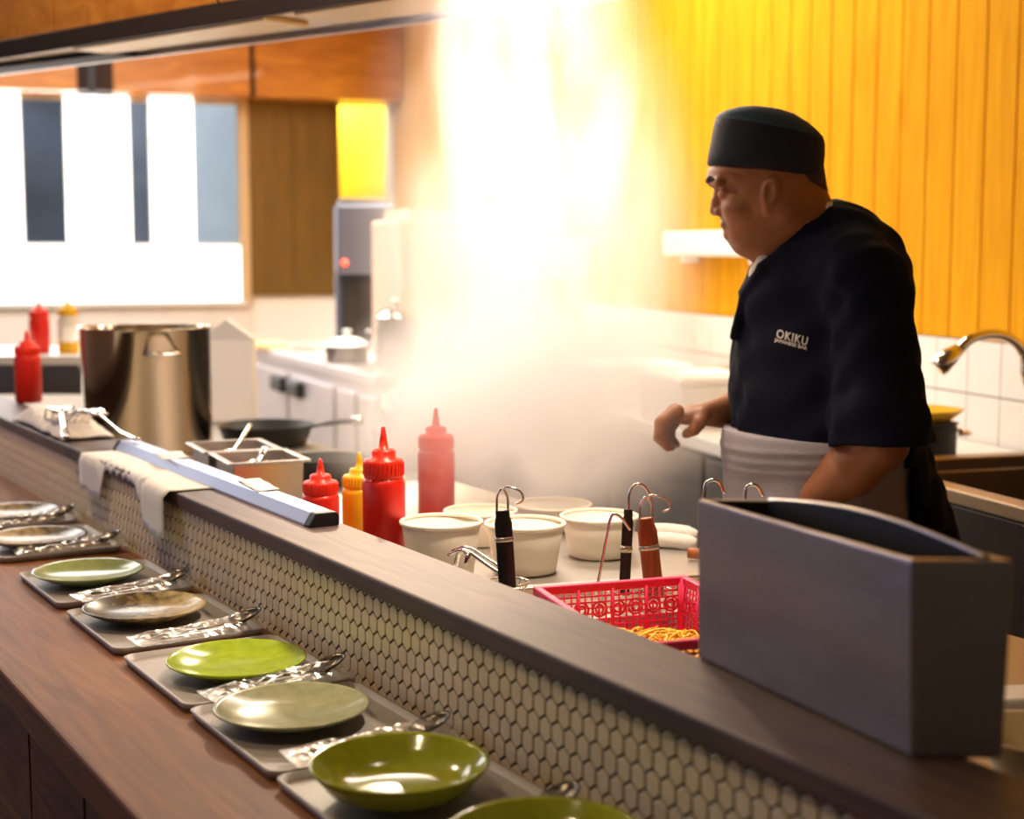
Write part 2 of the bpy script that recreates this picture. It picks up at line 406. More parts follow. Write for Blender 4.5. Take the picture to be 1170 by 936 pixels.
# ------------------------------------------------------------------ bar, tiled low wall and ledge
ZB, ZL, NW0, NW1 = .875, 1.03, .822, .935
U0, U1 = -5.2, .5
b = B(); box(b, (U0, NW0+.0016, 0), (U1, NW1, ZL-.024), 1)
rw, rh = .0240, .0315; row = 0; z = ZB - .004
def hexpts(cx, cz, h, wd): return [(cx + wd/2*math.cos(0)*0 + dx, cz + dz) for dx, dz in ((0, h/2), (-wd/2, h/4), (-wd/2, -h/4), (0, -h/2), (wd/2, -h/4), (wd/2, h/4))]
while z < ZL - .006:
    u = U0 + (rw/2 if row % 2 else 0)
    while u < U1:
        if not (u < -5.0):
            out = hexpts(u, z, rh-.0036, rw-.0032); inn = hexpts(u, z, rh-.0048, rw-.0043)
            vo = [b.verts.new((p[0], NW0+.0018, p[1])) for p in out]; vm = [b.verts.new((p[0], NW0+.0004, p[1])) for p in out]
            vi = [b.verts.new((p[0], NW0, p[1])) for p in inn]
            b.faces.new(vi)
            for k in range(6):
                j = (k+1) % 6
                b.faces.new((vm[k], vm[j], vi[j], vi[k])); b.faces.new((vo[k], vo[j], vm[j], vm[k]))
        u += rw
    row += 1; z += rh * .75
struct(obj('wall_bar', b, [HEX, GROUT], rz=LA), 'low wall of cream hexagon tiles')
b = B(); box(b, (U0, NW0-.008, ZL-.026), (U1, NW1+.008, ZL))
o = obj('ledge', b, LEDGEWOOD, rz=LA, bevel=.004); tag(o, 'dark brown wooden ledge running on top of the hexagon-tiled low wall', 'ledge')
b = B(); box(b, (U0, .425, ZB-.05), (U1, NW0+.001, ZB))
o = obj('bar_counter', b, BARWOOD, rz=LA, bevel=.005); tag(o, 'warm brown wooden bar top below the tiled wall, set with trays', 'bar counter')
b = B(); box(b, (U0, .47, 0), (U1, .50, ZB-.052))
for k in range(20): box(b, (U0+.285*k+.006, .458, .08), (U0+.285*(k+1)-.006, .471, ZB-.06))
struct(obj('trim_7', b, BARWOOD, rz=LA), 'dark wooden front panel under the bar top')

# ------------------------------------------------------------------ place settings on the bar
def tray_mesh(L=.268, W=.222):
    b = B(); zs = [(-.012, 0), (0, 0), (.004, .011), (0, .012), (-.004, .0045)]   # (offset outward, z)
    def ring(off, z, r=.018):
        pts = []
        for sx, sy, a0 in ((1,1,0),(-1,1,90),(-1,-1,180),(1,-1,270)):
            for k in range(5):
                a = R(a0 + 22.5*k); pts.append(((L/2+off-r)*sx + r*math.cos(a), (W/2+off-r)*sy + r*math.sin(a), z))
        return [b.verts.new(p) for p in pts]
    rs = [ring(o_, z_) for o_, z_ in zs]
    b.faces.new(rs[0]); b.faces.new(rs[-1])
    for q, s in zip(rs, rs[1:]):
        for i in range(20): b.faces.new((q[i], q[(i+1) % 20], s[(i+1) % 20], s[i])).smooth = True
    return b
def plate_mesh(rad, h, deep):
    b = B(); w_ = .004
    if deep: pr = [(0,.006),(.42,.006),(.62,.010),(.80,.40*h),(.92,.75*h),(1.0,h),(.985,h+.002),(.95,h-.001),(.86,.72*h),(.72,.40*h),(.45,.011),(0,.010)]
    else: pr = [(0,.004),(.40,.004),(.44,0),(.50,0),(.52,.004),(.75,.42*h),(.93,.82*h),(1.0,h),(.985,h+.002),(.94,h),(.75,.60*h),(.5,.0085),(.25,.006),(0,.006)]
    if deep: pr = [(0,0),(.40,0),(.42,.006)] + pr[2:]
    lathe(b, [(r*rad, z) for r, z in pr], 56)
    return b
def packet(name, label, n, u, seed, turn):
    rr = random.Random(seed); mnoise.seed_set(seed + 1)
    t = thing(name, label, 'cutlery packet', LF(u, n, ZB+.0125), LA + R(turn), 'cellophane packets of cutlery')
    # local y runs from the guest's side (-) to the tiled wall (+)
    b = B(); nx, ny = 14, 40; L_, W_ = .205, .064
    top = {}; 
    for sgn in (1, -1):
        for i in range(nx+1):
            for j in range(ny+1):
                x_ = (i/nx-.5)*W_*(1 - .25*max(0, j/ny-.5)); y_ = (j/ny-.52)*L_
                e_ = max(0, (1-(abs(2*i/nx-1))**2.5)) * max(0, 1-(abs(2*j/ny-1))**8)
                hgt = .0015 + e_*(.008 + .022*max(0, (j/ny-.35)))
                nz = mnoise.noise(Vector((x_*90+seed*9, y_*38, 2.1)))*.006 + mnoise.noise(Vector((x_*190, y_*140+seed, 5)))*.003
                top[sgn, i, j] = b.verts.new((x_ + nz*.4, y_, .0015 + (hgt + max(-.7*hgt, nz*e_) if sgn > 0 else 0)))
        for i in range(nx):
            for j in range(ny):
                q = [top[sgn, i, j], top[sgn, i+1, j], top[sgn, i+1, j+1], top[sgn, i, j+1]]
                b.faces.new(q if sgn > 0 else q[::-1])
    obj('cellophane_sleeve', b, CELLO, t)
    b = B()                                            # soup spoon: dark bowl at the wall end
    m_ = Matrix.Translation((.004, .066, .0105)) @ Matrix.Rotation(R(18), 4, 'X')
    g = []
    for i in range(9):
        ring_ = []
        for k in range(20):
            a = 2*math.pi*k/20; f_ = i/8
            ring_.append(b.verts.new(m_ @ Vector((.019*f_*math.cos(a), .028*f_*math.sin(a), .009*(f_**2)))))
        g.append(ring_)
    for q, s in zip(g, g[1:]):
        for k in range(20): b.faces.new((q[k], q[(k+1) % 20], s[(k+1) % 20], s[k])).smooth = True
    tube(b, curve([(.004, .042, .013), (.002, .02, .0085), (-.003, -.03, .0055), (-.006, -.078, .0055)], 14), [.003]*5+[.0028]*5+[.004]*5, 8, flat=.5)
    s_ = obj('spoon', b, mat('dark_spoon', (.10, .085, .07), .25, .9), t)
    sm = s_.modifiers.new('solid', 'SOLIDIFY'); sm.thickness = .0014
    b = B()                                            # fork
    tube(b, curve([(.014, -.07, .005), (.013, 0, .006), (.012, .03, .008)], 10), [.0038]*4+[.0026]*7, 8, flat=.45)
    for k in range(4): tube(b, [(.0075+.003*k, .031, .008), (.0065+.0036*k, .045, .0075), (.0065+.0036*k, .062, .010)], .0011, 6)
    box(b, (.0068, .027, .0068), (.0178, .036, .0088))
    obj('fork', b, CHROME, t)
    b = B(); hexa(b, [(-.02, -.085, .0016), (-.003, -.085, .0016), (-.001, .07, .0016), (-.018, .07, .0016)], [(-.02, -.085, .0034), (-.003, -.085, .0034), (-.001, .07, .0044), (-.018, .07, .0044)])
    obj('paper_napkin', b, PAPER, t)
    return t
G_BRIGHT = glaze('lime_glaze', (.27, .36, .020), (.36, .46, .035))
G_OLIVE = glaze('olive_lime_glaze', (.30, .34, .018), (.40, .43, .030))
G_PALE = glaze('celadon_glaze', (.24, .25, .13), (.34, .33, .18), rough=.2)
G_LIGHT = glaze('soft_green_glaze', (.26, .33, .11), (.36, .42, .16), rough=.18)
G_DARK = glaze('dark_gold_glaze', (.055, .045, .024), (.42, .30, .12), 3.2, .25)
G_DARK2 = glaze('tan_dark_glaze', (.08, .06, .035), (.45, .33, .16), -2.2, .25)
# (plate pixel, tray centre u, material, deep, tray label, plate label, packet label)
SET = [
    ((20, 583), -3.24, G_DARK2, 0, 'grey tray at the far left end of the bar, farthest one in view', 'tan and dark plate on the farthest tray, cut by the left photo edge',
     'cellophane cutlery packet farthest along the bar, at the left photo edge'),
    ((42, 612), -2.92, G_DARK2, 0, 'grey tray second farthest along the bar, under a tan and dark plate', 'tan and dark brown plate between the farthest plate and the soft green plate',
     'cutlery packet lying just behind the flat soft green plate'),
    ((95, 652), -2.51, G_LIGHT, 0, 'grey tray under the flat soft green plate', 'flat soft green plate with thin brown rim near the left edge',
     'cutlery packet lying between the soft green plate and the dark gold-speckled plate'),
    ((165, 692), -2.19, G_DARK, 0, 'grey tray under the dark plate with gold speckled side', 'dark olive plate with a gold speckled side',
     'cutlery packet with dark loop lying between the dark gold-speckled plate and the flat lime plate'),
    ((270, 752), -1.885, G_BRIGHT, 0, 'grey tray under the flat lime green plate', 'flat lime green plate with dark rim, above the pale celadon plate',
     'cutlery packet lying between the flat lime plate and the pale celadon plate'),
    ((333, 806), -1.605, G_PALE, 0, 'grey tray under the pale celadon plate', 'pale celadon grey-green plate with milky glaze',
     'cutlery packet lying between the pale celadon plate and the deep lime bowl'),
    ((446, 873), -1.325, G_OLIVE, 1, 'grey tray under the deep lime bowl', 'deep lime green bowl shown whole, near the bottom edge',
     'cutlery packet lying in front of the deep lime bowl at the bottom edge'),
    ((622, 955), -1.045, G_OLIVE, 1, 'grey tray nearest the camera, cut by the bottom photo edge', 'deep lime bowl cut by the bottom photo edge, nearest the camera', None),
]
tm = None
for i, (pp, tu, gm, deep, tl, pl_, kl) in enumerate(SET):
    if tm is None: tm = obj('serving_tray', tray_mesh(), TRAY, loc=LF(tu, .692, ZB), rz=LA, bevel=0); tag(tm, tl, 'tray', 'grey trays along the bar')
    else:
        t2 = dup(tm, LF(tu, .692, ZB), LA, tl)
    h = .040 if deep else .021
    c_ = toL(P(pp[0], pp[1], ZB+.0045+h)); 
    o = obj('bowl' if deep else 'plate', plate_mesh(.094, h, deep), gm, loc=LF(c_.x, min(max(c_.y, .672), .70), ZB+.0047), rz=LA + R(0 if not i % 2 else 8))
    tag(o, pl_, 'bowl' if deep else 'plate', 'plates and bowls on the bar trays')
    o['u'] = c_.x; del o['u']
    if kl: packet('cutlery_packet', kl, .715, tu + .117, 11*i+3, (4, -5, 6, 2, 5, -3, 4, 0)[i])
# ------------------------------------------------------------------ things on the ledge
t = thing('ticket_rail', 'long aluminium ticket rail with black end caps lying on the ledge', 'ticket rail', LF(-2.06, .905, ZL), LA)
LR = 1.02
b = B(); pr = [(-.024, 0), (-.024, .004), (-.013, .021), (.020, .021), (.024, .016), (.024, 0)]
vs = [[b.verts.new((x, y, z)) for y, z in pr] for x in (-LR, -.022)]
b.faces.new(vs[0]); b.faces.new(vs[1][::-1])
for k in range(6): b.faces.new((vs[0][k], vs[1][k], vs[1][(k+1) % 6], vs[0][(k+1) % 6]))
obj('rail_bar', b, ALU, t, bevel=.001)
for x0, x1 in ((-.022, 0), (-LR-.02, -LR)):
    b = B(); vs = [[b.verts.new((x, y*1.03, z*1.03)) for y, z in pr] for x in (x0, x1)]
    b.faces.new(vs[0]); b.faces.new(vs[1][::-1])
    for k in range(6): b.faces.new((vs[0][k], vs[1][k], vs[1][(k+1) % 6], vs[0][(k+1) % 6]))
    obj('end_cap', b, BLACK, t, bevel=.002)
def sheet(rows, thick=.0008):      # rows of points -> thin sheet
    b = B(); g = [[b.verts.new(p) for p in r] for r in rows]
    for q, s in zip(g, g[1:]):
        for k in range(len(q)-1): b.faces.new((q[k], q[k+1], s[k+1], s[k])).smooth = True
    return b
# paper slip hanging over the front of the ledge, with torn bottom edge
rows = []
for k in range(31):
    f = k/30; u = -.29 + .58*f
    drop = .035 + .02*math.sin(f*9) * .6 + (.028 if f < .22 else 0) + (.038 if f > .72 else 0) + .004*math.sin(k*2.3)
    if .26 < f < .66: drop = .004 + .012*abs(math.sin(k*1.7))
    col = []
    yb = .035 + .012*math.sin(f*4)
    for j in range(15):
        s_ = j/14*(.125 + drop)
        if s_ < .117: col.append((u, yb - s_, .0012 + .002*abs(math.sin(f*7))*(j/14)))
        else:
            q_ = s_ - .117; col.append((u, yb - .117 - min(q_, .009) - .002*abs(math.sin(f*6)), .0012 - max(0, q_-.004)))
    rows.append(col)
o = obj('paper_slip', sheet(rows), PAPER, loc=LF(-2.78, .893, ZL+.0004), rz=LA); sm = o.modifiers.new('solid', 'SOLIDIFY'); sm.thickness = .0007; sm.offset = 1
tag(o, 'torn white paper slip under the ticket rail, hanging over the ledge front', 'paper')
rows = [[(x*.11, y*.05, .0015 + .006*max(0, y-.5)*abs(math.sin(x*5))) for y in (0, .25, .5, .75, 1)] for x in [i/8 for i in range(9)]]
o = obj('paper_ticket', sheet(rows), PAPER, loc=LF(-2.86, .893, ZL+.020), rz=LA-.15); sm = o.modifiers.new('solid', 'SOLIDIFY'); sm.thickness = .0007; sm.offset = 1
tag(o, 'small white ticket poking out behind the ticket rail in front of the steel pot', 'paper')
rows = [[(x*.13, y*.04, .0012 + .002*abs(math.sin(x*6+y*2))) for y in (0, .25, .5, .75, 1)] for x in [i/8 for i in range(9)]]
o = obj('paper_ticket', sheet(rows), PAPER, loc=LF(-2.43, .905, ZL+.020), rz=LA-.12); sm = o.modifiers.new('solid', 'SOLIDIFY'); sm.thickness = .0007; sm.offset = 1
tag(o, 'white ticket poking out behind the ticket rail beside the steel food pans', 'paper')
# white cloth bundle with forks
b = B(); nx, ny = 40, 24
g = []
for i in range(nx+1):
    r_ = []
    for j in range(ny+1):
        fx, fy = 2*i/nx-1, 2*j/ny-1; e_ = max(0, 1-abs(fx)**4)*max(0, 1-abs(fy)**3.2)
        nz = mnoise.noise(Vector((fx*1.6, fy*2.6, .3)))*.016 + mnoise.noise(Vector((fx*6, fy*5, 4)))*.006
        r_.append(b.verts.new((fx*.25, fy*.064 + .008*mnoise.noise(Vector((fx*5, 0, fy))), .002 + e_*(.044 + nz))))
    g.append(r_)
for q, s in zip(g, g[1:]):
    for k in range(ny): b.faces.new((q[k], q[k+1], s[k+1], s[k])).smooth = True
bo = [g[i][0] for i in range(nx+1)] + [g[nx][j] for j in range(1, ny+1)] + [g[i][ny] for i in range(nx-1, -1, -1)] + [g[0][j] for j in range(ny-1, 0, -1)]
b.faces.new(bo)
CLX = toL(P(78, 492, ZL)).x
o = obj('folded_cloth', b, CLOTHW, loc=LF(CLX-.03, .878, ZL), rz=LA, subd=1); tag(o, 'crumpled white cloth bundle on the ledge left of the ticket rail', 'cloth')
def serving_fork(name, label, u, n, turn, zz=0):
    t = thing(name, label, 'serving fork', LF(u, n, ZL + .002 + zz), LA + R(turn), 'serving forks on the white cloth'); t.scale = (1.35, 1.3, .95)
    b = B(); tube(b, curve([(.16, 0, .012), (.08, 0, .024), (.0, 0, .050)], 14), [.007]*6+[.0045]*9, 8, flat=.5); obj('handle', b, CHROME, t)
    b = B()
    for k in range(5):
        y = (k-2)*.010; tube(b, curve([(.005, y*.45, .048), (-.03, y, .053), (-.08, y*1.15, .036), (-.115, y*1.2, .008)], 12), [.0042]*4+[.0034]*9, 6)
    tube(b, curve([(.01, -.011, .048), (-.006, 0, .052), (.01, .011, .048)], 8), .006, 8, flat=.6)
    obj('tines', b, CHROME, t); return t
serving_fork('serving_fork', 'steel serving fork with curved tines draped over the front of the white cloth', CLX+.13, .84, -12, .012)
serving_fork('serving_fork', 'steel serving fork lying across the white cloth at the end of the ticket rail', CLX+.26, .885, 6, .016)

# brushed steel open-topped holder standing on the near end of the ledge
zt = 1.197
bb = [P(797, 752, ZL), P(1042, 868, ZL)]; tt = [P(799, 577, zt), P(1036, 641, zt), P(1148, 640, zt)]
ex_ = (bb[1]-bb[0]).normalized(); bb.append(bb[1] + Vector((.070, -.004, 0)))

up_ = Vector((-.003, 0, zt-ZL)); bb[2] = bb[1] + Vector((.075, -.002, 0)); tt[0], tt[1], tt[2] = bb[0] + up_ + Vector((0, -.004, 0)), bb[1] + up_ + Vector((0, .004, 0)), bb[1] + up_ + Vector((.083, .002, 0)); bb = bb[:3]; tt = tt[:3]
bb.append(bb[0] + bb[2] - bb[1]); tt.append(tt[0] + tt[2] - tt[1])
org = (bb[0] + bb[2]) / 2; org.z = ZL
t = thing('steel_holder', 'tall brushed steel open-topped holder standing on the near end of the ledge', 'holder', org)
loc = lambda p: Vector(p) - org
b4, t4 = [loc(p) + Vector((0, 0, .0005)) for p in bb], [loc(p) for p in tt]
b = B()
cT = sum(t4, Vector())/4; cB = sum(b4, Vector())/4
def inset(q, c, a, along):         # shrink a quad towards its middle line
    ax = (q[1]-q[0]).normalized(); ay = (q[3]-q[0]); ay = (ay - ax*ay.dot(ax)).normalized()
    return [q[0]+ax*along+ay*a, q[1]-ax*along+ay*a, q[2]-ax*along-ay*a, q[3]+ax*along-ay*a]
it = inset(t4, cT, .006, .010); ib = [v + Vector((0, 0, .01)) for v in inset(b4, cB, .006, .010)]
vb, vt = [b.verts.new(v) for v in b4], [b.verts.new(v) for v in t4]
wt, wb = [b.verts.new(v) for v in it], [b.verts.new(v) for v in ib]
b.faces.new(vb[::-1])
for k in range(4):
    j = (k+1) % 4
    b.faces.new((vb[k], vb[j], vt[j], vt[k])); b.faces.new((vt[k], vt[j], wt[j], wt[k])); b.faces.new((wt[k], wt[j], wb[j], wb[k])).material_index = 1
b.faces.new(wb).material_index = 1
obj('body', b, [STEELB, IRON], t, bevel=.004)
b = B()                            # arched inner plate showing above the rim
ax = (it[2]-it[3]); n_ = 24; off = (it[0]-it[3]).normalized()*.010
ring = []
for k in range(n_+1):
    f = k/n_; zz = .012*math.sin(math.pi*min(1, f*1.02))
    base_ = it[3] + ax*f + off
    ring.append((base_ + Vector((0, 0, zz-.03)), base_ + Vector((0, 0, zz)), base_ + off*.28 + Vector((0, 0, zz)), base_ + off*.28 + Vector((0, 0, zz-.03))))
vv = [[b.verts.new(p) for p in r_] for r_ in ring]
for q, s in zip(vv, vv[1:]):
    for k in range(4): b.faces.new((q[k], q[(k+1) % 4], s[(k+1) % 4], s[k]))
b.faces.new(vv[0]); b.faces.new(vv[-1][::-1])
obj('arched_plate', b, IRON, t, smooth=False)
b = B(); tube(b, [r_[1] + Vector((0, 0, .001)) for r_ in ring], .0022, 8); obj('plate_edge', b, STEEL, t)

# ------------------------------------------------------------------ squeeze bottles
def bottle(label, loc, r, h, body, capm, capname='cap', fill=None, hide_nozzle=False, group='squeeze bottles'):
    t = thing('squeeze_bottle', label, 'squeeze bottle', loc, 0, group)
    hb = h*.66
    b = B(); lathe(b, [(0, .001), (r*.85, 0), (r, .004), (r, hb*.92), (r*.985, hb*.955), (r*.9, hb*.99), (r*.78, hb), (0, hb)], 40); obj('bottle_body', b, body, t)
    b = B(); hc = h-hb
    pr = [(r*.90, hb-.001), (r*.93, hb+.002), (r*.93, hb+hc*.30), (r*.88, hb+hc*.35), (r*.58, hb+hc*.37), (r*.57, hb+hc*.50), (r*.50, hb+hc*.54), (r*.24, hb+hc*.56), (r*.17, hb+hc*.75), (r*.09, h-.002), (0, h)]
    lathe(b, pr, 40)
    for k in range(30):
        a = 2*math.pi*k/30; c_, s_ = math.cos(a)*r*.935, math.sin(a)*r*.935
        box(b, (c_-.0012, s_-.0012, hb+.004), (c_+.0012, s_+.0012, hb+hc*.29), rz=a)
    obj('nozzle_cap', b, capm, t)
    if fill:
        b = B(); lathe(b, [(0, .0), (r*1.005, .0), (r*1.008, .004), (r*1.008, hb*.30), (r*.9, hb*.305), (0, hb*.305)], 40); obj('sauce', b, fill, t)
    return t
ZC = .92
def onz(px, Y, z): v = D(px, 285, Y); v.z = z; return v
bottle('tall red squeeze bottle in clear view beside the paper tubs', onz(436, 2.40, ZC), .035, .245, RED, REDC)
bottle('short red squeeze bottle by the end of the ticket rail', onz(362.5, 2.50, ZC), .0315, .178, RED, REDC)
bottle('short yellow squeeze bottle between two red ones', onz(408, 2.56, ZC), .031, .180, YEL, YELC)
bottle('tall red squeeze bottle standing farther back in the steam, hazy', onz(497, 2.80, ZC), .035, .232, RED, REDC)
bottle('red squeeze bottle standing at the far left end of the ledge', P(33, 460, ZL+.0005), .036, .200, RED, REDC)

# ------------------------------------------------------------------ the work counter behind the ledge
b = B(); box(b, (-4.9, NW1+.012, ZC-.04), (-.35, 1.63, ZC)); box(b, (-4.88, 1.0, .1), (-.4, 1.60, ZC-.041))
o = obj('work_counter', b, mat('worktop_steel', (.46, .43, .39), .45, .9, .04, 25), rz=LA, bevel=.004); tag(o, 'long stainless steel work counter between the ledge and the cook', 'counter')

# steel stock pot
pc = D(170, 515, 3.93); pc.z = ZC + .001
t = thing('stock_pot', 'tall stainless steel stock pot standing at the left behind the ledge', 'pot', pc)
rp, hp = .168, .325
b = B(); lathe(b, [(0, .001), (rp*.97, 0), (rp, .006), (rp, hp-.004), (rp+.006, hp), (rp+.004, hp+.003), (rp-.004, hp), (rp-.005, .01), (0, .008)], 64)
obj('pot_body', b, mat('pot_steel', (.44, .37, .28), .14, 1.0, stretch=(6, 6, .3), bump=.05, bscale=6), t)
for a0 in (-62, 118):
    b = B(); pts = []
    for k in range(13):
        f = (k/12-.5)*2; a = R(a0) + f*.27; rr_ = rp + .034*(1-abs(f)**4)
        pts.append((rr_*math.cos(a), rr_*math.sin(a), hp-.060))
    tube(b, pts, .0055, 8); obj('handle', b, CHROME, t)

# food pans with ladles
def food_pan(label, u, n, fillm=None):
    t = thing('food_pan', label, 'food pan', LF(u, n, ZC+.001), LA - R(7), 'steel food pans behind the ticket rail')
    L_, W_, H_ = .088, .081, .128
    b = B()
    def rr_(a, c, z): return [b.verts.new(p) for p in ((-a, -c, z), (a, -c, z), (a, c, z), (-a, c, z))]
    q = [rr_(L_-.016, W_-.016, 0), rr_(L_-.012, W_-.012, H_-.006), rr_(L_, W_, H_-.004), rr_(L_, W_, H_), rr_(L_-.013, W_-.013, H_), rr_(L_-.018, W_-.018, .003)]
    b.faces.new(q[0]); b.faces.new(q[-1][::-1])
    for s, e_ in zip(q, q[1:]):
        for k in range(4): b.faces.new((s[k], s[(k+1) % 4], e_[(k+1) % 4], e_[k]))
    obj('pan_body', b, STEEL, t, bevel=.003)
    b = B(); box(b, (-L_+.02, -W_+.02, .06), (L_-.02, W_-.02, .088)); obj('sauce', b, fillm, t, bevel=.004)
    return t
SOUP = mat('brown_sauce', (.18, .09, .035), .25)
food_pan('steel food pan nearest the red bottles, bright rim, ladle handle inside', -2.725, 1.06, SOUP)
food_pan('steel food pan between the stock pot and the other food pan', -2.905, 1.075, SOUP)
def ladle(label, p0, p1, r=.0055):
    t = thing('ladle', label, 'ladle', p0); v = p1 - p0
    b = B(); tube(b, curve([(0, 0, .01), v*.5 + Vector((0, 0, .004)), v], 10), [r*.7]*6+[r]*5, 8, flat=.55); obj('handle', b, CHROME, t)
    b = B(); lathe(b, [(0, -.012), (.014, -.008), (.021, .004), (.022, .012), (.020, .012), (.018, .004), (.010, -.006), (0, -.009)], 24); obj('bowl', b, CHROME, t)
    return t
ladle('small ladle leaning right out of the nearer food pan', LF(-2.735, 1.06, ZC+.105), D(303, 512, 2.93), .007)
ladle('ladle leaning out of the farther food pan towards the black pan', LF(-2.91, 1.075, ZC+.105), D(286, 485, 3.22))
# black frying pans on the far edge of the counter
def frying_pan(label, c, r, a, hl, tip=True):
    t = thing('frying_pan', label, 'frying pan', c, a, 'black frying pans behind the food pans')
    b = B(); lathe(b, [(0, .0), (r*.8, 0), (r*.86, .006), (r, .055), (r+.003, .057), (r-.004, .054), (r*.83, .018), (0, .014)], 40); obj('pan_body', b, IRON, t)
    b = B(); tube(b, curve([(r-.005, 0, .05), (r+.06, 0, .062), (r+hl, 0, .066)], 12), [.008]*4+[.012]*9, 10, flat=.6); obj('handle', b, BLACK, t)
    if tip:
        b = B(); tube(b, [(r+hl-.002, 0, .066), (r+hl+.012, 0, .068), (r+hl+.028, 0, .068)], [.012, .014, .010], 10); obj('handle_tip', b, CHROME, t)
    return t
c_ = onz(300, 4.02, ZC+.001); frying_pan('black frying pan with steel-tipped handle pointing right, behind the food pans', c_, .128, R(-3), .112)
c_ = onz(372, 3.38, ZC+.001); frying_pan('second black frying pan, low between food pans and plastic bundle', c_, .10, R(150), .10, False)
b = B(); box(b, (-.07, -.045, 0), (.07, .045, .022)); o = obj('wooden_board', b, LIGHTWOOD, loc=onz(425, 3.30, ZC+.001), rz=R(4), bevel=.004); o.location.z = ZC+.001
tag(o, 'small light wooden board behind the yellow bottle', 'board')
# white carton behind the stock pot
ct = onz(258, 4.60, ZC+.001); t = thing('carton', 'tall white carton with gabled top beside the steel stock pot', 'carton', ct, R(6))
b = B(); box(b, (-.085, -.06, 0), (.083, .06, .255)); obj('carton_body', b, mat('carton_white', (.93, .93, .92), .6), t, bevel=.006)
b = B(); vs = [b.verts.new(p) for p in ((-.085, -.06, .255), (.083, -.06, .255), (.083, .06, .255), (-.085, .06, .255), (.0, -.058, .315), (.0, .058, .315), (.002, -.058, .315), (.002, .058, .315))]
for f in ((0, 1, 6, 4), (3, 5, 7, 2), (1, 2, 7, 6), (0, 4, 5, 3), (4, 6, 7, 5), (0, 3, 2, 1)): b.faces.new([vs[i] for i in f])
obj('gable_top', b, mat('grey_white_carton', (.72, .72, .74), .5), t)
# crumpled clear plastic bundle
mnoise.seed_set(3); b = B(); bmesh.ops.create_icosphere(b, subdivisions=5, radius=1)
for v in b.verts:
    d_ = v.co.normalized(); n1 = mnoise.noise(d_*2.2)*.16 + (1-abs(mnoise.noise(Vector((d_.x*2.5+d_.z*4, d_.y*3, d_.z*2-d_.x*3)))))*.20 + mnoise.noise(d_*9)*.05
    r_ = .86 + n1 - .1; v.co = Vector((d_.x*.118*r_, d_.y*.10*r_, max(-.10, d_.z*.112*r_)))
c_ = onz(476, 3.70, ZC+.100); o = obj('plastic_bundle', b, mat('wrinkled_film', (.50, .50, .54), .22, .25, .3, 40, trans=.12), loc=c_, smooth=True)
tag(o, 'crumpled silvery plastic bundle hazy in the steam behind the tall red bottles', 'plastic bundle')

# paper tubs
def tub(label, px, py, Y, r=.0655, h=None):
    top = D(px, py, Y); hh = top.z - ZC - .001
    t = thing('paper_tub', label, 'paper tub', (top.x, top.y, ZC+.001), 0, 'white paper tubs on the work counter')
    b = B(); lathe(b, [(0, .006), (r*.74, .006), (r*.76, 0), (r*.78, .002), (r*.97, hh-.008), (r*.95, hh-.006), (r*.76, .009), (0, .008)], 56); obj('tub_body', b, CUP, t)
    b = B(); pts = [(r*math.cos(2*math.pi*k/56)*.985, r*math.sin(2*math.pi*k/56)*.985, hh-.006) for k in range(57)]; tube(b, pts, .0034, 8); obj('rolled_rim', b, CUP, t)
    return t
tub('white paper tub nearest the ledge, left of the black-handled strainer', 504, 592, 2.36)
tub('white paper tub directly behind the black strainer handle', 600, 594, 2.42, .066)
tub('white paper tub at the back left of the group, half hidden', 549, 580, 2.66)
tub('white paper tub at the back of the group, right of centre', 632, 573, 2.80, .073)
tub('white paper tub behind the bare wire hook, right end of the group', 685, 586, 2.55, .067)

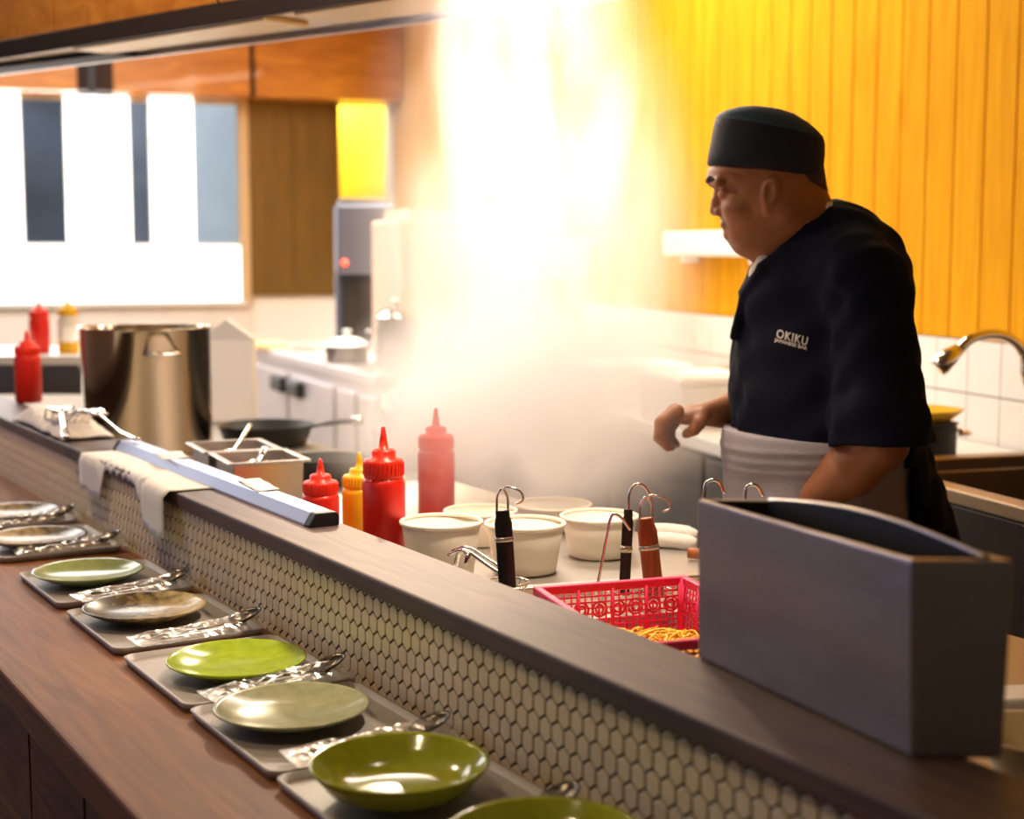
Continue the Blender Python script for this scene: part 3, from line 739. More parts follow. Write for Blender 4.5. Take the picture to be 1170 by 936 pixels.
# noodle boiler: low steel rim around the hot water
t = thing('noodle_boiler', 'steel noodle boiler with a low rim, behind the red basket', 'boiler', KF(.96, 1.96, ZC+.0005), KA)
b = B(); A_, B_, H_ = .34, .115, .030
for q in (((-A_, -B_, 0), (A_, -B_+.02, H_)), ((-A_, B_-.02, 0), (A_, B_, H_)), ((-A_, -B_+.02, 0), (-A_+.02, B_-.02, H_)), ((A_-.02, -B_+.02, 0), (A_, B_-.02, H_))): box(b, *q)
obj('boiler_rim', b, STEEL, t, bevel=.003)
b = B(); box(b, (-A_+.02, -B_+.02, .002), (A_-.02, B_-.02, .012)); obj('hot_water', b, mat('cloudy_water', (.45, .38, .26), .08, trans=.3), t)
def strainer(label, p_top, p_bot, hm, wid, hookdir, kind):
    # handle standing up out of the boiler, wire hook on its top end
    t = thing('noodle_strainer', label, 'noodle strainer', p_bot, 0, 'noodle strainers hooked in the boiler'); v = p_top - p_bot
    b = B(); nst = 12; q = [v*(k/nst) for k in range(nst+1)]
    tube(b, q, [wid*(.42 if k < 11 else .34) for k in range(nst+1)], 12, flat=.55, up=(0, 1, 0)); obj('handle', b, hm, t, bevel=.001)
    L_ = v.length; e_ = v.normalized()
    b = B()
    if kind == 'loop':
        for s_ in (-1, 1): tube(b, curve([v + Vector((s_*wid*.26, 0, -.004)), v + Vector((s_*wid*.24, 0, .018)), v + Vector((s_*wid*.08, -.004, .030))] + ([v + Vector((-.002, -.008, .030))] if s_ < 0 else [v + Vector((wid*.30, -.008, .034)), v + Vector((wid*.85, -.012, .028)), v + Vector((wid*.95, -.012, .016)), v + Vector((wid*.66, -.012, .011))]), 20), .0016, 8)
    else:
        h_ = hookdir
        tube(b, curve([v + Vector((0, 0, -.01)), v + Vector((h_*.001, 0, .022)), v + Vector((h_*.010, 0, .036)), v + Vector((h_*.022, 0, .034)), v + Vector((h_*.032, 0, .018)), v + Vector((h_*.034, 0, .006))], 22), .0021, 8)
    obj('wire_hook', b, CHROME, t)
    b = B()
    if kind == 'loop': lo_, hi_ = .60, .66
    else: lo_, hi_ = .50, .58
    tube(b, [v*lo_, v*hi_], wid*.44, 12, flat=.58, up=(0, 1, 0)); obj('collar', b, STEEL, t)
    b = B(); rb = .030                                     # wire basket below the water line
    for k in range(14):
        a = 2*math.pi*k/14; tube(b, [(rb*math.cos(a)+.0, .038+rb*math.sin(a), 0), (rb*.8*math.cos(a), .038+rb*.8*math.sin(a), -.012)], .0008, 5)
    pts = [(rb*math.cos(2*math.pi*k/24), .038+rb*math.sin(2*math.pi*k/24), 0) for k in range(25)]; tube(b, pts, .0018, 6)
    obj('basket', b, CHROME, t)
    return t
ZW = ZC + .016
strainer('noodle strainer with black handle, steel band and looped wire hook, in front of the tubs', D(574, 583, 2.05), D(580, 672, 2.05), BLACK, .030, 1, 'loop')
strainer('noodle strainer with slim black and steel handle, long hook, beside the wooden-handled one', D(718, 582, 2.13), D(713, 680, 2.13), mat('slim_black', (.03, .03, .03), .3, .4), .020, 1, 'hook')
strainer('noodle strainer with brown wooden handle and looped hook behind the red basket', D(738, 592, 2.10), D(748, 682, 2.10), REDWOOD, .034, 1, 'loop')
def wire_hook(label, pts, r=.0022):
    p0 = pts[-1]; b = B(); tube(b, curve([p - p0 for p in pts], 26), r, 8); o = obj('wire_hook', b, CHROME, loc=p0); tag(o, label, 'hook', 'wire hooks over the boiler'); return o
wire_hook('bare thin wire hook leaning left of the slim strainer handle', [D(720, 606, 2.12), D(712, 594, 2.12), D(703, 588, 2.12), D(697, 594, 2.12), D(690, 630, 2.12), D(680, 684, 2.12)])
wire_hook('wire hook rising left above the steel holder', [D(828, 564, 2.0), D(822, 551, 2.0), D(812, 549, 2.0), D(805, 558, 2.0), D(804, 600, 2.0), D(804, 690, 2.0)])
wire_hook('small wire hook right above the steel holder, by the apron', [D(872, 567, 1.98), D(866, 556, 1.98), D(858, 554, 1.98), D(852, 561, 1.98), D(852, 600, 1.98), D(852, 700, 1.98)])
# tongs
p0 = D(548, 645, 2.14); t = thing('tongs', 'wire tongs lying over the ledge edge in front of the paper tubs', 'tongs', p0)
for k, dz in enumerate((0, .010)):
    b = B(); q = [D(513+4*k, 634-3*k, 2.20), D(526+4*k, 629-2*k, 2.17), D(539+3*k, 633-2*k, 2.14), D(556+3*k, 645-3*k, 2.10), D(574+2*k, 657-4*k, 2.06)]
    tube(b, curve([p - p0 + Vector((0, dz, 0)) for p in q], 20), .0030, 8); obj('arm', b, CHROME, t)
b = B(); tube(b, curve([D(521, 646, 2.19) - p0, D(524, 634, 2.18) - p0, D(530, 629, 2.16) - p0, D(535, 634, 2.14) - p0, D(533, 645, 2.14) - p0], 14), .0042, 8); obj('spring_clip', b, CHROME, t)

# pink basket of noodles
t = thing('plastic_basket', 'bright pink-red plastic basket with pierced sides holding yellow noodles', 'basket', KF(.735, 1.675, ZC+.001), KA)
bx, by, bh, tk = .098, .145, .085, .003
b = B()
def wallquad(p0, p1, n_in, cols, rows_):
    # pierced side: bars with ring motifs
    ex = (p1 - p0); L_ = ex.length; ex.normalize(); ez = Vector((0, 0, 1))
    tilt = -n_in*.006
    def pt(s, z): return p0 + ex*s + ez*z + tilt*(z/bh)
    for r_ in range(rows_+1):
        z = .012 + (bh-.030)*r_/rows_; q = [pt(0, z), pt(L_, z)]
        tube(b, q, .0016, 5)
    for c_ in range(cols+1):
        s = L_*c_/cols; tube(b, [pt(s, 0), pt(s, bh-.004)], .0015 if c_ % 5 else .003, 5)
    for c_ in range(int(L_/.026)):
        s = .013 + .026*c_
        for rr_ in (.010, .0055): tube(b, [pt(s + rr_*math.cos(2*math.pi*k/16), bh*.58 + rr_*math.sin(2*math.pi*k/16)) + n_in*.0006 for k in range(17)], .0018, 5)
cs = [Vector((-bx, -by, 0)), Vector((bx, -by, 0)), Vector((bx, by, 0)), Vector((-bx, by, 0))]
for k, nn in enumerate((Vector((0, 1, 0)), Vector((-1, 0, 0)), Vector((0, -1, 0)), Vector((1, 0, 0)))):
    p0_, p1_ = cs[k], cs[(k+1) % 4]; wallquad(p0_, p1_, nn, 20 if k % 2 == 0 else 30, 7)
for p in cs: tube(b, [p, p + Vector((p.x/abs(p.x)*.006, p.y/abs(p.y)*.006, bh))], .006, 8)
obj('pierced_side', b, PINK, t)
b = B(); o_ = .007
for lo, hi in (((-bx-o_-.006, -by-o_-.006), (bx+o_+.006, -by-o_+.004)), ((-bx-o_-.006, by+o_-.004), (bx+o_+.006, by+o_+.006)), ((-bx-o_-.006, -by-o_+.004), (-bx-o_+.004, by+o_-.004)), ((bx+o_-.004, -by-o_+.004), (bx+o_+.006, by+o_-.004))):
    box(b, (*lo, bh-.012), (*hi, bh))
obj('rim', b, PINK, t, bevel=.002)
b = B(); box(b, (-bx, -by, 0), (bx, by, .004)); obj('bottom', b, PINK, t)
b = B(); rr = random.Random(5)
for k in range(230):
    cx, cy = rr.uniform(-.078, .078), rr.uniform(-.12, .12); cz = .010 + rr.random()*.030*(1-(cx/.1)**2)*(1-(cy/.145)**2); a = rr.uniform(0, 6.28); r_ = rr.uniform(.010, .024)
    tube(b, [(max(-.09, min(.09, cx + r_*math.cos(a + j*.45)*(1+.2*math.sin(j)))), max(-.135, min(.135, cy + r_*math.sin(a + j*.45))), cz + .004*math.sin(j*.9 + k)) for j in range(9)], .0016, 5)
o = obj('noodles', b, NOODLE); o.location = KF(.735, 1.675, ZC+.005); o.rotation_euler = (0, 0, KA)
tag(o, 'loose yellow noodles heaped in the pink basket', 'noodles', kind='stuff')
# rolled napkin and wooden end beside the boiler
c_ = P(765, 633, ZC); b = B()
for k in range(3): tube(b, curve([(-.05, .012*k, .012+.012*(k == 1)), (0, .012*k+.002, .014+.013*(k == 1)), (.055, .012*k-.004, .011+.012*(k == 1))], 12), [.012, .014]+[.0145]*9+[.012, .008], 12)
o = obj('rolled_towel', b, CLOTHW, loc=(c_.x, c_.y+.05, ZC+.001), rz=R(-14)); tag(o, 'rolled white towel lying right of the paper tubs', 'towel')
b = B(); tube(b, [(0, 0, .012), (.06, -.02, .012), (.13, -.04, .012)], [.009, .011, .010], 10); c_ = P(786, 640, ZC)
o = obj('wooden_stick', b, REDWOOD, loc=(c_.x, c_.y, ZC)); tag(o, 'brown wooden stick end peeking out left of the steel holder', 'stick')
# right end of the counter
c_ = P(1190, 838, ZC+.055); b = B(); lathe(b, [(0, .004), (.03, .004), (.033, 0), (.036, .004), (.066, .048), (.068, .056), (.064, .056), (.035, .010), (0, .008)], 40)
o = obj('bowl', b, mat('beige_bowl', (.62, .50, .30), .4), loc=(c_.x, c_.y, ZC+.001)); tag(o, 'beige bowl at the right photo edge beside the steel holder', 'bowl')
c_ = P(1162, 795, ZC+.02); b = B(); box(b, (-.06, -.03, 0), (.10, .03, .022)); o = obj('plastic_tray', b, WHITE, loc=(c_.x+.03, c_.y+.01, ZC+.001), rz=R(8), bevel=.005); tag(o, 'white plastic tray behind the beige bowl at the right edge', 'tray')
# ------------------------------------------------------------------ the back of the kitchen
def ky(px, x):                      # distance along the kitchen where a sight line reaches the line x (kitchen frame)
    d = ray(px, 285); k = toK(Vector((d.x, d.y, 0))); return k.y * x / k.x
CT = .92
b = B(); box(b, (1.80, 3.06, CT-.04), (2.48, 6.05, CT)); box(b, (1.83, 3.08, .1), (2.48, 6.03, CT-.041), 1)
for k in range(4): box(b, (1.815, 3.10+.735*k, .16), (1.83, 3.81+.735*k, CT-.06), 1)
o = obj('back_counter', b, [mat('pale_worktop', (.80, .77, .72), .35), mat('brown_cabinet_front', (.06, .048, .036), .5)], rz=KA, bevel=.004); tag(o, 'pale worktop along the plank wall with dark steel front, behind the cook', 'counter')
# undercounter fridge
F0, F1 = P(288, 394, CT), P(435, 430, CT); fa = math.atan2(F1.y-F0.y, F1.x-F0.x); FL = (F1-F0).length
def fx(px):
    d = ray(px, 285); n = Vector((-math.sin(fa), math.cos(fa))); tt_ = (F0.x*n.x + F0.y*n.y)/(d.x*n.x + d.y*n.y)
    return (d.x*tt_ - F0.x)*math.cos(fa) + (d.y*tt_ - F0.y)*math.sin(fa)
t = thing('undercounter_fridge', 'steel undercounter fridge with grey doors and black handles under the back wall', 'fridge', (F0.x, F0.y, 0), fa)
b = B(); box(b, (0, .015, .12), (FL-.02, .86, CT-.05)); box(b, (-.02, -.02, CT-.05), (FL, .88, CT)); 
for x_ in (.06, FL-.12): box(b, (x_, .05, 0), (x_+.05, .1, .12)); box(b, (x_, .76, 0), (x_+.05, .81, .12))
obj('fridge_body', b, FRIDGE, t, bevel=.005)
seams = [0.01, fx(329), fx(383), fx(408), FL-.03]
for k, (a, c_) in enumerate(zip(seams, seams[1:])):
    b = B(); box(b, (a+.025, -.012, .16), (c_-.025, .014, CT-.10)); dd = obj('door', b, FRIDGE, t, bevel=.006)
    if k in (0, 1):
        h_ = B(); xx = fx(322) if k == 0 else fx(341); box(h_, (xx-.11, -.05, CT-.20), (xx+.11, -.011, CT-.12)); obj('handle', h_, BLACK, dd, bevel=.012)
def fr(px, Y, z=CT): v = D(px, 285, Y); v.z = z; return v
b = B(); box(b, (-.14, -.09, 0), (.14, .09, .03)); o = obj('cutting_board', b, LIGHTWOOD, loc=fr(300, 8.05, CT+.001), rz=fa, bevel=.005); tag(o, 'light wooden board lying on the far left end of the steel fridge', 'board')
def stockpot(label, loc, r, h, lid=True, bodym=None):
    t = thing('cooking_pot', label, 'pot', loc, 0, 'pots at the back of the kitchen')
    b = B(); lathe(b, [(0, .001), (r*.96, 0), (r, .006), (r, h), (r+.005, h+.002), (r-.004, h), (r-.005, .008), (0, .007)], 40); obj('pot_body', b, bodym or STEEL, t)
    for s_ in (-1, 1):
        b = B(); tube(b, curve([(s_*r, -.035, h*.75), (s_*(r+.03), -.025, h*.76), (s_*(r+.03), .025, h*.76), (s_*r, .035, h*.75)], 10), .006, 8); obj('handle', b, CHROME, t)
    if lid:
        b = B(); lathe(b, [(r+.004, h+.004), (r*.98, h+.012), (r*.6, h+.035), (r*.2, h+.045), (0, h+.046)], 40); lathe(b, [(.012, h+.045), (.012, h+.06), (.022, h+.066), (.02, h+.078), (0, h+.08)], 20); obj('lid', b, WHITE if lid == 2 else CHROME, t)
    return t
stockpot('low dark pot with bright domed lid on the steel fridge', fr(395, 7.0, CT+.001), .10, .075, 2, STEELD)
stockpot('steel pot with lid hazy in the steam, right of the grey machine', KF(1.50, 6.20, CT+.001), .095, .24, True)
m0 = fr(416, 7.85, CT+.001); t = thing('countertop_machine', 'grey-blue countertop machine with dark front below the yellow opening', 'machine', m0, fa + R(75))
b = B(); box(b, (-.15, -.17, .40), (.15, .17, .76)); box(b, (-.15, .02, 0), (.15, .17, .40)); box(b, (-.15, -.17, 0), (.15, .02, .05)); obj('housing', b, GREYM, t, bevel=.015)
b = B(); box(b, (-.12, -.01, .06), (.12, .018, .38)); obj('dark_front', b, IRON, t, bevel=.004)
b = B(); box(b, (-.13, -.14, .762), (.13, .15, .79)); obj('top_rack', b, STEELD, t, bevel=.004)
b = B(); lathe(b, [(0, 0), (.016, 0), (.016, .012), (0, .014)], 20, rot=Matrix.Rotation(R(90), 3, 'X'), c=(-.11, -.172, .46)); obj('indicator_light', b, mat('red_indicator', (.8, .05, .02), .4, emit=(1, .1, .03), estr=2.5), t)
# large beige cabinet and stacked boxes at the end of the back counter
c0 = fr(522, 6.38, 0); kk = toK(c0)
t = thing('equipment_cabinet', 'large beige box-shaped cabinet standing on the steel fridge, hazy in the steam', 'cabinet', KF(1.88, 6.62, CT+.001), KA)
b = B(); box(b, (-.31, -.27, 0), (.28, .28, .03))
obj('base', b, STEELD, t, bevel=.006)
b = B(); box(b, (-.33, -.29, .031), (.30, .30, .66)); obj('housing', b, CARD, t, bevel=.015)
b = B(); box(b, (-.29, -.302, .09), (.25, -.291, .60)); obj('door', b, mat('beige_door', (.66, .52, .40), .5), t, bevel=.006)
b = B(); tube(b, curve([(.20, -.302, .20), (.20, -.335, .22), (.20, -.335, .46), (.20, -.302, .48)], 12), .009, 8); obj('handle', b, STEEL, t)
c1 = KF(1.86, 6.62, CT+.662); t = thing('flat_carton', 'flat carton lying on top of the large beige cabinet', 'carton', c1, KA + R(4))
b = B(); box(b, (-.26, -.18, 0), (.18, .2, .045)); obj('carton_body', b, CARD, t, bevel=.004)
b = B(); box(b, (-.03, -.182, .0455), (.0, .2, .0465)); obj('tape', b, PAPER, t)
s0 = toK(fr(620, 6.0, 0))
def container(label, z0, z1, hw, m, lidm=None, dx=0, rot=0, s=s0, depth=.17):
    t = thing('storage_box', label, 'storage box', KF(s.x+dx, s.y, z0), KA + R(rot), 'storage boxes stacked on the back counter'); h = z1-z0
    b = B(); hexa(b, [(-hw*.93, -depth*.93, 0), (hw*.93, -depth*.93, 0), (hw*.93, depth*.93, 0), (-hw*.93, depth*.93, 0)], [(-hw, -depth, h*.86), (hw, -depth, h*.86), (hw, depth, h*.86), (-hw, depth, h*.86)]); obj('box_body', b, m, t, bevel=.008)
    b = B(); box(b, (-hw-.006, -depth-.006, h*.861), (hw+.006, depth+.006, h)); obj('lid', b, lidm or m, t, bevel=.005)
z = CT+.001
container('white storage box at the bottom of the stack by the beige cabinet', z, z+.14, .15, WHITE)
container('flat white storage box, second from the bottom of the stack by the beige cabinet', z+.141, z+.235, .135, WHITE)
container('tan storage box, second from the top of the stack by the beige cabinet', z+.236, z+.41, .13, CARD, CARD)
container('white storage box topmost of the stack by the beige cabinet', z+.411, z+.575, .13, WHITE, dx=.01, rot=3)
s1 = toK(fr(715, 5.15, 0)); container('wide white storage box on the back counter under the wall-mounted white box', z, z+.14, .17, WHITE, s=s1)
s2 = toK(fr(795, 4.55, 0)); container('white storage box on the back counter nearest the cook', z, z+.15, .14, WHITE, s=Vector((s2.x+.02, s2.y, 0)))
def knife(label, loc, a):
    t = thing('knife', label, 'knife', loc, a)
    b = B(); hexa(b, [(0, -.012, .002), (.17, -.004, .002), (.17, .014, .002), (0, .016, .002)], [(0, -.011, .004), (.168, -.003, .004), (.168, .014, .004), (0, .016, .004)]); obj('blade', b, STEELD, t)
    b = B(); tube(b, [(-.12, 0, .010), (-.06, 0, .010), (0, 0, .008)], [.012, .011, .010], 10, flat=.7); obj('handle', b, BLACK, t)
kp = P(757, 441, CT); knife('dark-handled knife lying on the bright back counter left of the cook', Vector((kp.x, kp.y, CT+.001)), R(-10))
kp = P(818, 447, CT); t = thing('dark_container', 'small dark green container on the back counter beside the cook', 'container', (kp.x, kp.y, CT+.001), KA)
b = B(); lathe(b, [(0, .001), (.048, 0), (.055, .006), (.06, .075), (.056, .075), (.05, .008), (0, .006)], 32); obj('container_body', b, mat('dark_green_plastic', (.03, .05, .02), .4), t)
b = B(); lathe(b, [(.062, .0755), (.062, .085), (.05, .089), (0, .089)], 32); obj('lid', b, mat('olive_lid', (.25, .22, .06), .4), t)
# white box fixed to the plank wall
ya, yb = ky(760, 2.41), ky(872, 2.41)
t = thing('wall_shelf', 'long white box-shaped shelf fixed to the plank wall behind the cook', 'shelf', KF(2.445, (ya+yb)/2, 1.47), KA)
b = B(); box(b, (-.05, (yb-ya)/2, -.045), (.048, (ya-yb)/2, .05)); obj('shelf_body', b, WHITE, t, bevel=.012)
for y_ in ((yb-ya)*.35, (ya-yb)*.35):
    b = B(); box(b, (-.02, y_-.015, -.07), (.048, y_+.015, -.044)); obj('bracket', b, WHITE, t, bevel=.003)

# sink unit
SX0, SX1, SY0, SY1, SZ = 1.76, 2.47, .9, 2.98, .97
t = thing('sink_unit', 'steel sink unit with deep basin and dark front panel behind the cook', 'sink', KF(0, 0, 0), KA)
b = B()
box(b, (SX0, SY0, SZ-.03), (SX0+.05, SY1, SZ)); box(b, (SX1-.17, SY0, SZ-.03), (SX1, SY1, SZ+.02)); box(b, (SX0+.05, SY1-.05, SZ-.03), (SX1-.17, SY1, SZ)); box(b, (SX0+.05, SY0, SZ-.03), (SX1-.17, SY0+.3, SZ))
box(b, (SX0+.045, SY0+.29, SZ-.30), (SX1-.165, SY1-.045, SZ-.29)); box(b, (SX0+.040, SY0+.29, SZ-.30), (SX0+.049, SY1-.045, SZ-.03)); box(b, (SX1-.171, SY0+.29, SZ-.30), (SX1-.162, SY1-.045, SZ-.03))
box(b, (SX0+.05, SY1-.052, SZ-.30), (SX1-.17, SY1-.044, SZ-.03)); box(b, (SX1-.02, SY0, SZ+.02), (SX1, SY1, SZ+.12))
obj('basin', b, mat('sink_steel', (.38, .29, .19), .32, 1.0, .05, 25), t, bevel=.004)
b = B(); box(b, (SX0+.01, SY0+.01, .1), (SX0+.035, SY1-.01, SZ-.035)); box(b, (SX0+.04, SY1-.035, .1), (SX1-.02, SY1-.01, SZ-.31)); box(b, (SX0+.05, SY0+.02, 0), (SX1-.05, SY1-.05, .1)); obj('front_panel', b, mat('dark_panel', (.045, .035, .03), .25, .6), t, bevel=.003)
b = B(); box(b, (SX0-.004, ky(1194, SX0)-.01, .12), (SX0+.012, ky(1194, SX0)+.004, SZ-.06)); obj('edge_strip', b, STEELD, t)
kf = [D(1178, 478, 3.52), D(1176, 440, 3.52), D(1170, 405, 3.52), D(1154, 387, 3.50), D(1132, 382, 3.48), D(1110, 387, 3.46), D(1096, 399, 3.45)]
p0 = kf[0].copy(); kz = toK(p0)
p0 = KF(SX1-.10, toK(p0).y, SZ+.021); 
t = thing('faucet', 'steel gooseneck faucet with sprayer head over the sink', 'faucet', p0)
b = B(); tube(b, curve([Vector((0, 0, .0)), kf[1]-p0] + [q-p0 for q in kf[2:]], 36), .0125, 14); obj('gooseneck', b, CHROME, t)
b = B(); tube(b, [kf[-1]-p0, D(1086, 407, 3.44)-p0, D(1074, 417, 3.43)-p0, D(1070, 421, 3.43)-p0], [.014, .022, .026, .022], 16); obj('sprayer_head', b, CHROME, t)
b = B(); lathe(b, [(0, 0), (.034, 0), (.034, .012), (.02, .03), (0, .03)], 24); obj('base', b, CHROME, t)
c_ = KF(2.12, 3.22, CT+.001); stockpot('black pot beside the sink behind the cook', c_, .095, .095, False, IRON)
b = B(); lathe(b, [(0, 0), (.07, 0), (.105, .028), (.11, .034), (.10, .034), (.065, .008), (0, .006)], 36); o = obj('bowl', b, mat('bright_yellow_plastic', (.8, .48, .02), .4), loc=c_ + Vector((0, 0, .0975))); tag(o, 'shallow yellow bowl on the black pot beside the sink', 'bowl')
# left end: side table with bottles
t = thing('side_table', 'steel side table with pale top at the far left, carrying bottles', 'table', D(60, 285, 5.35) * 1.0, 0); t.location.z = 0
b = B(); box(b, (-.55, -.14, 1.045), (.20, .40, 1.078)); obj('table_top', b, WHITE, t, bevel=.004)
b = B(); box(b, (-.53, -.12, .94), (.18, .38, 1.044)); obj('apron', b, STEELD, t, bevel=.004)
for x_ in (-.52, .13):
    for y_ in (-.11, .33): b = B(); box(b, (x_, y_, 0), (x_+.045, y_+.045, .94)); obj('leg', b, STEEL, t)
bottle('red squeeze bottle with pointed nozzle on the side table, behind the other far left one', onz(42, 5.34, 1.079), .036, .195, RED, REDC)
bottle('clear squeeze bottle with yellow cap and mustard inside, on the side table', onz(75, 5.36, 1.079), .037, .205, CLEARP, YELC, fill=MUSTARD)
c_ = onz(22, 4.75, ZC); c_ = LF(toL(c_).x, 1.42, ZC+.001); t = thing('wooden_box', 'tan wooden box on the work counter behind the far left red bottle', 'box', c_, LA)
b = B(); box(b, (-.12, -.10, 0), (.16, .10, .125)); obj('box_body', b, LIGHTWOOD, t, bevel=.004)
b = B(); box(b, (-.125, -.105, .126), (.165, .105, .145)); obj('lid', b, mat('tan_lid', (.60, .44, .26), .5), t, bevel=.004)

# ------------------------------------------------------------------ extractor hood
HZ = 2.0
f0, f1, r0, r1 = P(-90, 81.5, HZ), P(730, -50, HZ), P(-90, 96, HZ), P(730, -5, HZ)
hd = bpy.data.objects.new('extractor_hood', None); C.objects.link(hd); hd.location = (f0.x, f0.y, HZ)
tag(hd, 'long extractor hood with wood fascia, dark lower rim and lamps, at the top left', 'extractor hood')
o0 = Vector((f0.x, f0.y, HZ)); f0, f1, r0, r1 = [v - o0 for v in (f0, f1, r0, r1)]
dv = (f1-f0).normalized(); nv = Vector((-dv.y, dv.x, 0))           # nv points away from the camera
Z = Vector((0, 0, 1))
def slab(b, p, q, w_, z0, z1, mi=0):
    e_ = nv*w_; hexa(b, [p+Z*z0, q+Z*z0, q+e_+Z*z0, p+e_+Z*z0], [p+Z*z1, q+Z*z1, q+e_+Z*z1, p+e_+Z*z1], mi)
RIMM = mat('dark_rim', (.045, .030, .026), .35, .4)
b = B(); slab(b, f0, f1, .010, 0, .052); obj('front_rim', b, RIMM, hd, bevel=.003)
LT = (f1-f0).length
def hs(px):                        # distance along the hood front under a sight line
    d = ray(px, 285); q = o0 + f0; n_ = nv; tt_ = (q.x*n_.x + q.y*n_.y)/(d.x*n_.x + d.y*n_.y); return (Vector((d.x*tt_, d.y*tt_, 0)) - Vector((q.x, q.y, 0))).dot(dv)
cuts = [0, hs(-30), hs(65), hs(250), hs(470), LT]
for a, c_ in zip(cuts, cuts[1:]):
    b = B(); slab(b, f0 + dv*(a+.006) + nv*.012, f0 + dv*(c_-.006) + nv*.012, .02, .053, 1.2); obj('fascia_panel', b, HEADER, hd, bevel=.002)
b = B(); hexa(b, [f0+nv*.011+Z*.013, f1+nv*.011+Z*.013, r1+Z*.013, r0+nv*.03+Z*.013], [f0+nv*.03+Z*.04, f1+nv*.03+Z*.04, r1+Z*.04, r0+nv*.03+Z*.04]); obj('canopy_plate', b, mat('canopy_steel', (.55, .43, .28), .3, .9, .06, 20), hd)
rv = (r1-r0).normalized(); rn = Vector((-rv.y, rv.x, 0))
b = B(); e_ = rn*.02; hexa(b, [r0, r1, r1+e_, r0+e_], [r0+Z*.012, r1+Z*.012, r1+e_+Z*.012, r0+e_+Z*.012]); obj('back_rim', b, STEEL, hd)
b = B(); e_ = rn*.02; hexa(b, [r0+Z*.014, r1+Z*.014, r1+e_+Z*.014, r0+e_+Z*.014], [r0+Z*1.2, r1+Z*1.2, r1+e_+Z*1.2, r0+e_+Z*1.2]); obj('back_panel', b, STEELD, hd)
b = B(); p, q = r0 + (r1-r0)*.14, r0 + (r1-r0)*.40; hexa(b, [p-nv*.10, q-nv*.10, q, p], [p-nv*.10+Z*.0125, q-nv*.10+Z*.0125, q+Z*.0125, p+Z*.0125]); obj('shade_strip', b, IRON, hd)  # black strip standing in for the shade under the hood's far rim
for a, c_, f_ in ((.28, .58, 0), (.62, .80, .1)):
    b = B(); p, q = f0 + dv*LT*a + nv*.045, f0 + dv*LT*c_ + nv*.045; wv = nv*(.10+.16*a)
    hexa(b, [p+Z*.002, q+Z*.002, q+wv+Z*.002, p+wv*.8+Z*.002], [p+Z*.0128, q+Z*.0128, q+wv+Z*.0128, p+wv*.8+Z*.0128]); obj('filter_panel', b, mat('warm_steel', (.70, .52, .28), .35, .8, .1, 30), hd, bevel=.003)
for a, c_ in ((.84, .90), (.925, .97)):
    b = B(); p, q = f0 + dv*LT*a + nv*.16, f0 + dv*LT*c_ + nv*.16; wv = nv*.07
    hexa(b, [p+Z*.001, q+Z*.001, q+wv+Z*.001, p+wv+Z*.001], [p+Z*.0128, q+Z*.0128, q+wv+Z*.0128, p+wv+Z*.0128]); obj('lamp_lens', b, LAMPGLOW, hd, bevel=.004)

